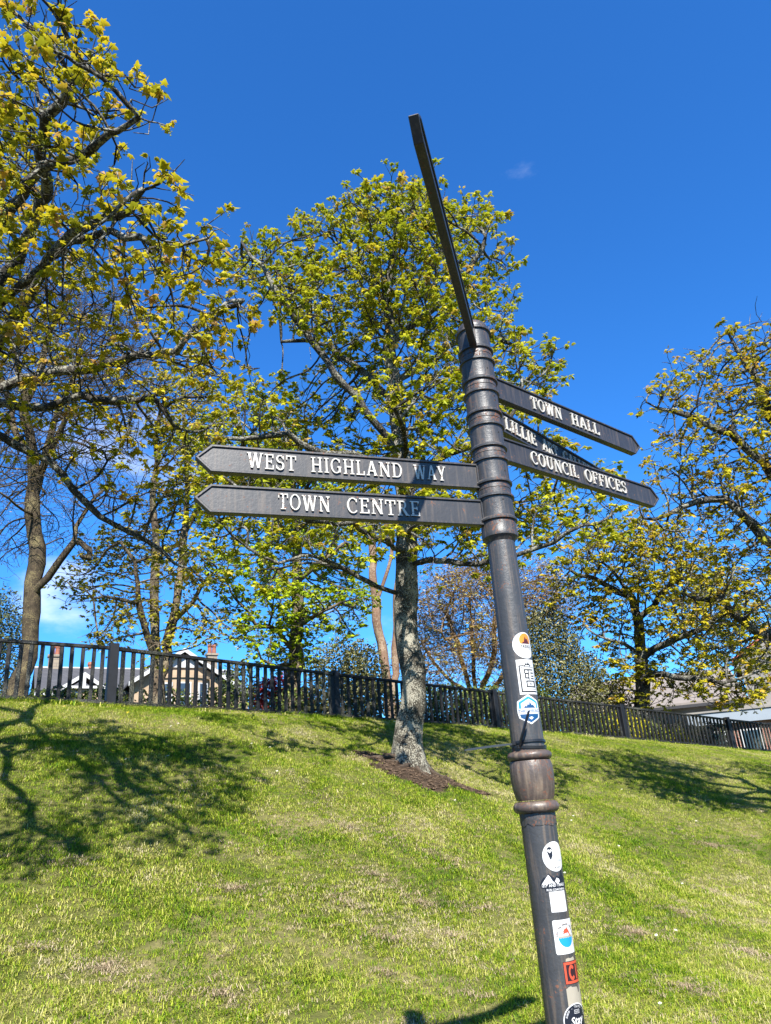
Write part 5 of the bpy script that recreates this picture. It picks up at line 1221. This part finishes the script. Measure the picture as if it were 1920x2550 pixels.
# ---------------------------------------------------------------- shrubs and hedge beyond the fence
def shrub(name, label, lobes, n, size, mat, seed, shape=LEAF_OVAL, stems=7, cat='shrub', bark=None, whip=0):
    rs = np.random.RandomState(seed); base = np.array(lobes[0][:3]); gz0 = gz(base[0], base[1])
    root = tag(empty(name, (base[0], base[1], gz0)), label, cat)
    vol = np.array([l[3] * l[4] * l[5] for l in lobes]) ** .75; cnt = (vol / vol.sum() * n).astype(int); P = []; Nn = []
    for (x, y, z, a, b_, c), k in zip(lobes, cnt):
        v = rs.normal(size=(k, 3)); v /= np.linalg.norm(v, axis=1)[:, None]
        bump_ = 1 + .16 * np.sin(v[:, 0] * 7 + x) * np.sin(v[:, 2] * 6 + z) + .10 * np.sin(v[:, 1] * 13 + v[:, 2] * 11)
        q = rs.rand(k) ** .22 * bump_
        P.append(np.array((x, y, z)) + v * q[:, None] * np.array((a, b_, c))); Nn.append(v)
    P, Nn = np.concatenate(P), np.concatenate(Nn)
    ok = P[:, 2] > gz0 - .1; P, Nn = P[ok], Nn[ok]
    D = rs.normal(size=P.shape); V, F, tt, _ = place(shape, P, D, Nn + rs.normal(0, .5, P.shape), size * rs.uniform(.6, 1.3, len(P)), rs.rand(len(P)), rs)
    o = link('foliage', mesh('foliage', V, F, mat, False, {'tint': tt}), root); o['kind'] = 'stuff'
    mb = MB()
    for k in range(stems):
        l = lobes[rs.randint(len(lobes))]; e = np.array(l[:3]) + rs.normal(0, .35, 3) * np.array(l[3:]); s = np.array((l[0] + rs.normal(0, .12), l[1] + rs.normal(0, .12), gz(l[0], l[1]) - .05))
        m1 = [tuple(s + (e - s) * t + rs.normal(0, .02, 3)) for t in np.linspace(0, 1, 6)]
        mb.tube(m1, [.03 * (1 - .7 * t) for t in np.linspace(0, 1, 6)], 5)
    mb.build('stems', bark or M['bark_brown'], root, True)
    return root
shrub('holly_bush', 'tall dark holly with pale leaf edges behind the fence left of the lichen trunk', [(-1.5, 19.6, 4.2, 1.0, .9, 1.7), (-.9, 19.9, 4.9, .7, .6, 1.0), (-1.9, 19.9, 3.6, .9, .7, 1.1), (-.6, 20.0, 3.8, .7, .6, 1.2)], 19000, .075, M['leaf_holly'], 31)
shrub('holly_bush', 'large dark glossy evergreen right of the signpost behind the fence', [(4.9, 23.5, 4.8, 1.3, 1.1, 2.1), (5.9, 23.8, 4.3, 1.0, .9, 1.7), (4.0, 23.4, 4.3, .9, .8, 1.7), (4.9, 23.5, 6.5, .8, .7, 1.0), (6.7, 24.2, 3.8, .8, .7, 1.1)], 30000, .075, M['leaf_holly'], 32, stems=10)
shrub('red_maple', 'small red leaved maple seen through the fence pickets', [(-3.75, 22.6, 5.0, .75, .6, .6), (-3.1, 22.8, 4.7, .6, .5, .55)], 4500, .075, M['leaf_red'], 33, LEAF_MID)
shrub('forsythia_bush', 'yellow flowering bush low behind the right hand pickets', [(6.3, 22.4, 3.3, .9, .4, .5), (8.0, 23.6, 3.0, .7, .4, .4)], 3500, .06, M['leaf_yellow'], 34)
shrub('conifer_tree', 'dark feathery conifer at the far left edge', [(-12.6, 22.9, 6.4, 1.1, 1.1, 2.2), (-12.5, 22.8, 8.0, .7, .7, 1.1), (-12.4, 22.7, 5.0, 1.3, 1.2, 1.3)], 12000, .11, M['leaf_conifer'], 35, LEAF_BUD, 4, 'tree')
hedges = [('hedge', 'dark hedge behind the pickets between lichen trunk and signpost', [(.6 + .6 * k, 18.3 + .46 * k, 3.7, .6, .45, .72 + .1 * math.sin(3 * k)) for k in range(6)], 13000, 36),
          ('hedge', 'dark hedge behind the pickets to the right of the signpost', [(4.4 + .62 * k, 21.4 + .42 * k, 3.3 - .055 * k, .6, .45, .66 + .1 * math.sin(2.2 * k)) for k in range(10)], 20000, 37)]
for nm, lb, lo, n, sd in hedges: shrub(nm, lb, lo, n, .07, M['leaf_hedge'], sd, cat='hedge')
shrub('garden_shrub', 'low leafy green shrub in front of the house porch seen through the fence', [(-8.6, 18.5, 4.55, .9, .5, .45), (-7.4, 18.8, 4.5, .7, .5, .5)], 2600, .10, M['leaf_hedge'], 38)
shrub('garden_shrub', 'leafy green shrub below the bay window seen through the fence', [(-6.0, 19.5, 4.5, .8, .5, .5), (-4.9, 20.3, 4.5, .7, .5, .55), (-4.1, 19.2, 4.6, .5, .4, .9), (-2.9, 20.0, 4.2, .7, .5, .6)], 3400, .10, M['leaf_hedge'], 39)
# ---------------------------------------------------------------- buildings beyond the fence
def m_courses(name, a, b_, scale_z, scale_x, mortar, msize=.03):
    m, nt, b = new_mat(name)
    t = nd(nt, 'ShaderNodeTexCoord'); br = nd(nt, 'ShaderNodeTexBrick')
    sp = nd(nt, 'ShaderNodeSeparateXYZ'); cb = nd(nt, 'ShaderNodeCombineXYZ'); nt.links.new(t.outputs['Object'], sp.inputs[0])
    ad = nd(nt, 'ShaderNodeMath', operation='ADD'); nt.links.new(sp.outputs['X'], ad.inputs[0]); nt.links.new(sp.outputs['Y'], ad.inputs[1])
    nt.links.new(ad.outputs[0], cb.inputs['X']); nt.links.new(sp.outputs['Z'], cb.inputs['Y']); nt.links.new(cb.outputs[0], br.inputs['Vector'])
    br.inputs['Scale'].default_value = 1; br.inputs['Brick Width'].default_value = scale_x; br.inputs['Row Height'].default_value = scale_z; br.inputs['Mortar Size'].default_value = msize
    br.inputs['Color1'].default_value = (*tone(a), 1); br.inputs['Color2'].default_value = (*tone(b_), 1); br.inputs['Mortar'].default_value = (*tone(mortar), 1)
    nt.links.new(mixc_(nt, ramp(nt, noise(nt, 3, 5), [(.3, 0), (.8, .35)]), br.outputs['Color'], tuple(c * .6 for c in a)), b.inputs['Base Color'])
    b.inputs['Roughness'].default_value = .85; bump(nt, b, br.outputs['Fac'], -.4, .02)
    return m
M['stone'] = m_courses('buff_sandstone', (.36, .26, .165), (.31, .22, .14), .28, .6, (.33, .26, .18), .012)
M['slate'] = m_courses('grey_slate', (.050, .050, .055), (.075, .074, .080), .12, .25, (.03, .03, .033), .012)
M['white'] = m_plain('white_gloss_paint', (.44, .44, .43), .45, .06, 4)
M['glass'] = m_plain('window_glass', (.03, .04, .05), .06, .3, 2, spec=.8)
M['pot'] = m_plain('orange_clay_pot', (.24, .085, .05), .8, .2, 8)
M['chimney'] = m_courses('chimney_stone', (.26, .21, .15), (.20, .16, .12), .22, .45, (.14, .12, .10), .02)
M['dark_frame'] = m_plain('dark_window_frame', (.02, .018, .018), .5)
HO = Vector((-20.0, 41.27, 0)); HA = R(28)
house = tag(empty('house', (HO.x, HO.y, 3.0), HA), 'sandstone house with slate roof and white gable seen through the fence', 'house')
def hpart(mb, name, mat, parent=None, bevel=0):
    o = mb.build(name, mat, None, bevel=bevel)
    o.parent = parent or house
    return o
Hz = lambda z: z - 3.0          # local heights
# main range: u 0..12, v 0..8.2, eaves 8.95, ridge 11.05
mb = MB().prism([(0, .0), (8.2, .0), (8.2, Hz(8.95)), (4.1, Hz(10.95)), (0, Hz(8.95))], 0.12, 12.0, 'x')
wall = hpart(mb, 'wall', M['stone'])
def roof_slab(u0, u1, v0, z0, v1, z1, t=.12):
    return MB().prism([(v0, z0), (v1, z1), (v1, z1 + t), (v0, z0 + t)], u0, u1, 'x')
roof = hpart(roof_slab(-.15, 12.1, -.35, Hz(8.83), 4.1, Hz(11.0)), 'roof', M['slate'])
hpart(roof_slab(-.15, 12.1, 8.55, Hz(8.83), 4.102, Hz(11.0)), 'roof', M['slate'])
hpart(MB().box(-.2, 4.0, Hz(11.09), 12.15, 4.22, Hz(11.17)), 'ridge_cap', M['white'], roof)
hpart(MB().box(-.18, -.47, Hz(8.72), 4.4, -.36, Hz(8.88)), 'gutter', M['white'], roof)
# gabled wing towards the fence: u 4.7..10.5, front v -1.5
mb = MB().prism([(4.95, 0), (10.25, 0), (10.25, Hz(9.28)), (7.6, Hz(11.02)), (4.95, Hz(9.28))], -1.5, -.002, 'y')
wing = hpart(mb, 'gable_wall', M['stone'])
for s in (1, -1):
    e = 4.55 if s == 1 else 10.65
    hpart(MB().prism([(e, Hz(9.12)), (7.6 - .001 * s, Hz(11.12)), (7.6 - .001 * s, Hz(11.24)), (e, Hz(9.24))], -1.9, 3.6, 'y'), 'roof', M['slate'])
    hpart(MB().prism([(e, Hz(9.02)), (7.6 - .001 * s, Hz(11.02)), (7.6 - .001 * s, Hz(11.26)), (e, Hz(9.26))], -2.0, -1.905, 'y'), 'bargeboard', M['white'])
hpart(MB().prism([(6.45, Hz(10.17)), (8.75, Hz(10.17)), (7.6, Hz(10.97))], -1.62, -1.505, 'y'), 'gable_panel', M['white'])
# curved bay under the gable with three tall windows
N = 12; poly = [(7.65 + 1.45 * math.cos(a), -1.5 - .85 * math.sin(a)) for a in np.linspace(math.pi, 0, N)]
bay = hpart(MB().prism(poly, 0, Hz(9.45), 'z'), 'bay', M['stone'])
hpart(MB().prism([(7.65 + 1.55 * math.cos(a), -1.503 - .95 * math.sin(a)) for a in np.linspace(math.pi, 0, N)], Hz(9.451), Hz(9.60), 'z'), 'bay_cornice', M['stone'])
for a0 in (135, 92, 45):
    a = R(a0); c = Vector((7.65 + 1.45 * math.cos(a), -1.5 - .85 * math.sin(a), 0)); n = Vector((math.cos(a) * .85, -math.sin(a) * 1.45, 0)).normalized()
    Mx = Matrix.Translation(c) @ Matrix.Rotation(math.atan2(n.y, n.x) + math.pi / 2, 4, 'Z')
    w = hpart(MB().box(-.34, -.05, Hz(7.6), .34, .10, Hz(9.2), Mx), 'window', M['white'], bay)
    hpart(MB().box(-.27, -.062, Hz(7.68), .27, -.052, Hz(8.36), Mx), 'pane', M['glass'], w) if False else None
    for z0, z1 in ((7.68, 8.36), (8.44, 9.12)):
        o = MB().box(-.27, -.064, Hz(z0), .27, -.051, Hz(z1), Mx).build('pane', M['glass'], None); o.parent = house
# porch gable on the main front
for s in (1, -1):
    e = 1.05 if s == 1 else 3.55
    hpart(MB().prism([(e, Hz(8.86)), (2.3 - .001 * s, Hz(9.72)), (2.3 - .001 * s, Hz(9.90)), (e, Hz(9.04))], -1.0, .4, 'y'), 'porch_roof', M['slate'])
    hpart(MB().prism([(e, Hz(8.83)), (2.3 - .001 * s, Hz(9.69)), (2.3 - .001 * s, Hz(9.92)), (e, Hz(9.06))], -1.10, -1.003, 'y'), 'porch_bargeboard', M['white'])
hpart(MB().box(1.5, -1.098, Hz(9.02), 3.1, -1.02, Hz(9.16)), 'porch_beam', M['white'])
hpart(MB().box(2.22, -1.096, Hz(9.161), 2.38, -1.02, Hz(9.70)), 'porch_king_post', M['white'])
hpart(MB().box(1.35, -.9, 0, 3.25, -.003, Hz(9.015)), 'porch_wall', M['stone'])
for u0 in (1.80, 2.45):
    w = hpart(MB().box(u0, -.955, Hz(7.9), u0 + .42, -.902, Hz(8.90)), 'window', M['dark_frame'])
    o = MB().box(u0 + .05, -.968, Hz(7.95), u0 + .37, -.956, Hz(8.84)).build('pane', M['glass'], None); o.parent = house
w = hpart(MB().box(3.95, -.06, Hz(7.4), 4.6, -.003, Hz(8.60)), 'window', M['dark_frame'])
o = MB().box(4.01, -.072, Hz(7.45), 4.54, -.061, Hz(8.54)).build('pane', M['glass'], None); o.parent = house
def chimney(u, v, z0, z1, w):
    c = hpart(MB().box(u - w, v - w * .7, Hz(z0), u + w, v + w * .7, Hz(z1)), 'chimney', M['chimney'])
    MBc = MB().box(u - w - .07, v - w * .7 - .07, Hz(z1) + .002, u + w + .07, v + w * .7 + .07, Hz(z1) + .14); hpart(MBc, 'chimney_cap', M['chimney'], c)
    for du in ((-w * .45), (w * .45)):
        hpart(MB().lathe([(.15, Hz(z1) + .143), (.13, Hz(z1) + .55), (.16, Hz(z1) + .60), (.13, Hz(z1) + .78)], 12, (u + du, v)), 'chimney_pot', M['pot'], c)
chimney(.92, 4.1, 10.4, 11.75, .33)
chimney(10.7, 4.1, 10.4, 12.1, .33)
hpart(MB().lathe([(.16, Hz(11.1)), (.15, Hz(11.3)), (.2, Hz(11.32)), (.16, Hz(11.5))], 12, (3.05, 4.1)), 'ridge_vent', M['pot'], roof)

# grey roofed hall on the right, half hidden by the trees
M['roof_grey'] = m_courses('weathered_grey_roof', (.20, .17, .145), (.17, .145, .125), .25, .5, (.20, .17, .15), .02)
M['render_blue'] = m_plain('pale_blue_grey_fascia', (.20, .235, .27), .6, .06, 2)
M['render'] = m_plain('grey_render', (.20, .185, .165), .85, .15, 2)
M['brick_red'] = m_courses('red_brick', (.30, .10, .06), (.24, .08, .05), .075, .22, (.3, .26, .22), .012)
hall = tag(empty('hall', (8.6, 39.2, 2.2), R(-17)), 'low hall with broad weathered grey roof behind the right hand trees', 'building')
def bpart(root, mb, name, mat):
    o = mb.build(name, mat, None); o.parent = root; return o
bpart(hall, MB().box(.6, .3, 0, 10.2, 7.7, 3.2), 'wall', M['render'])
bpart(hall, MB().prism([(-.2, 3.15), (4.0, 5.15), (4.0, 5.27), (-.2, 3.27)], 0, 8.4, 'x'), 'roof', M['roof_grey'])
bpart(hall, MB().prism([(8.2, 3.15), (4.001, 5.15), (4.001, 5.27), (8.2, 3.27)], 0, 8.4, 'x'), 'roof', M['roof_grey'])
bpart(hall, MB().prism([(.3, 3.21), (4.0, 4.95), (7.7, 3.21)], .62, .80, 'x'), 'gable', M['render'])
bpart(hall, MB().box(.5, -.28, 3.02, 8.45, -.21, 3.16), 'gutter', M['dark_frame'])
annexe = tag(empty('flat_roofed_annexe', (13.2, 35.6, 1.6), R(-17)), 'flat roofed annexe with pale blue grey fascia at the right edge', 'building')
bpart(annexe, MB().box(0, 0, 2.60, 7.0, 5, 3.12), 'fascia', M['render_blue'])
bpart(annexe, MB().box(.25, .3, 0, 6.7, 4.8, 2.598), 'wall', M['brick_red'])
bpart(annexe, MB().box(-.05, -.06, 3.122, 7.05, 5.05, 3.20), 'roof_edge', M['render'])
for k in range(4):
    bpart(annexe, MB().box(.6 + 1.5 * k, .245, 1.0, 1.5 + 1.5 * k, .297, 2.3), 'window', M['white'])
    bpart(annexe, MB().box(.68 + 1.5 * k, .235, 1.08, 1.42 + 1.5 * k, .244, 2.22), 'pane', M['glass'])
blk = tag(empty('red_roofed_house', (20.6, 45.3, 2.2), R(-25)), 'grey house with orange red roof edge at the far right', 'house')
bpart(blk, MB().prism([(0, 0), (9, 0), (9, 6.4), (4.5, 9.2), (0, 6.4)], 0, 9, 'y'), 'wall', M['render'])
M['tile_red'] = m_courses('orange_red_tile', (.45, .12, .06), (.38, .10, .05), .2, .3, (.25, .07, .04), .02)
bpart(blk, MB().prism([(-.4, 6.22), (4.5, 9.26), (4.5, 9.44), (-.4, 6.40)], -.3, 9.3, 'y'), 'roof', M['tile_red'])
bpart(blk, MB().prism([(9.4, 6.22), (4.501, 9.26), (4.501, 9.44), (9.4, 6.40)], -.3, 9.3, 'y'), 'roof', M['tile_red'])
for u0 in (1.6, 5.4):
    bpart(blk, MB().box(u0, -.05, 3.6, u0 + 1.6, -.003, 5.2), 'window', M['white']); bpart(blk, MB().box(u0 + .1, -.062, 3.7, u0 + 1.5, -.051, 5.1), 'pane', M['glass'])

# pale path edging just behind the right hand part of the fence
M['kerb'] = m_plain('pale_concrete', (.50, .47, .42), .85, .15, 6)
pts = [p for p in FLINE if 3.5 < p[0] < 12.5]
V = []; Fk = []
for p0 in pts:
    nrm = Vector((-.56, .83, 0)); q = Vector(p0) + nrm * .75
    for dz in (-.15, .13):
        V.append((q.x, q.y, q.z + dz)); V.append((q.x + nrm.x * .12, q.y + nrm.y * .12, q.z + dz))
for i in range(len(pts) - 1):
    a = 4 * i; c = 4 * (i + 1)
    Fk += [(a, c, c + 2, a + 2), (a + 2, c + 2, c + 3, a + 3), (a + 1, a + 3, c + 3, c + 1)]
tag(link('kerb', mesh('kerb', V, Fk, M['kerb'])), kind='structure')

# ---------------------------------------------------------------- daisies and dandelions in the grass
M['petal'] = m_plain('white_petal', (.80, .80, .78), .6, .05, 5); M['eye'] = m_plain('yellow_flower_eye', (.70, .48, .02), .7, .1, 5); M['stalk'] = m_plain('flower_stalk', (.10, .18, .03), .7)
def flower(name, petals, r, mat, x, y, label, group, h=.055):
    z = gz(x, y); o = tag(empty(name, (x, y, z)), label, 'flower', group)
    tilt = Matrix.Translation((x, y, z + h)) @ Matrix.Rotation(random.uniform(-.3, .1), 4, 'Y') @ Matrix.Rotation(random.uniform(.3, .7), 4, 'X')
    mb = MB()
    for k in range(petals):
        a = 2 * math.pi * k / petals + random.uniform(-.1, .1); w = 1.9 / petals
        q = [(r * .2 * math.cos(a - w), r * .2 * math.sin(a - w), 0), (r * math.cos(a - w * .7), r * math.sin(a - w * .7), .002), (r * 1.05 * math.cos(a), r * 1.05 * math.sin(a), .003), (r * math.cos(a + w * .7), r * math.sin(a + w * .7), .002), (r * .2 * math.cos(a + w), r * .2 * math.sin(a + w), 0)]
        mb.add([tuple(tilt @ Vector(v)) for v in q], [(0, 1, 2, 3, 4)])
    mb.build('petals', mat, o)
    MB().lathe([(r * .34, 0), (r * .3, r * .2), (r * .05, r * .3)], 8).build('eye', M['eye'], None)
    e = COL.objects[-1] if False else [q for q in bpy.data.objects if q.name.startswith('eye')][-1]
    e.parent = o; e.matrix_parent_inverse = Matrix.Translation((-x, -y, -z)); e.matrix_basis = tilt
    MB().tube([(x, y, z - .01), (x + .004, y, z + h * .5), (x, y, z + h - .001)], .0012, 4).build('stalk', M['stalk'], o)
    return o
rd = random.Random(3)
DAISY = [(-2.95, 8.2), (-2.6, 8.55), (-1.9, 9.7), (-1.7, 9.9), (-1.45, 8.9), (-.5, 9.4), (1.35, 13.0), (1.5, 13.4), (1.9, 12.4), (2.3, 11.2), (2.2, 10.9), (2.6, 10.2), (1.25, 8.1), (1.3, 7.75), (1.55, 8.4), (2.05, 7.3), (2.3, 7.55), (3.0, 9.3), (1.0, 6.4), (.92, 6.5), (1.6, 5.9), (5.2, 14.2), (4.4, 12.4), (3.6, 13.3), (.6, 9.9), (-3.3, 7.6), (-2.9, 9.6), (-2.85, 9.75)]
for x, y in DAISY: flower('daisy', 12, .0125, M['petal'], x, y, 'tiny white daisy in the grass', 'daisies dotted over the bank')
flower('dandelion', 16, .019, M['eye'], -3.55, 9.85, 'yellow dandelion below the leftmost visible fence post', None)
flower('dandelion', 16, .019, M['eye'], -4.35, 9.75, 'yellow dandelion left of the leftmost visible fence post', None)
flower('dandelion', 16, .019, M['eye'], 4.15, 9.75, 'yellow dandelion near the right edge of the grass', None)
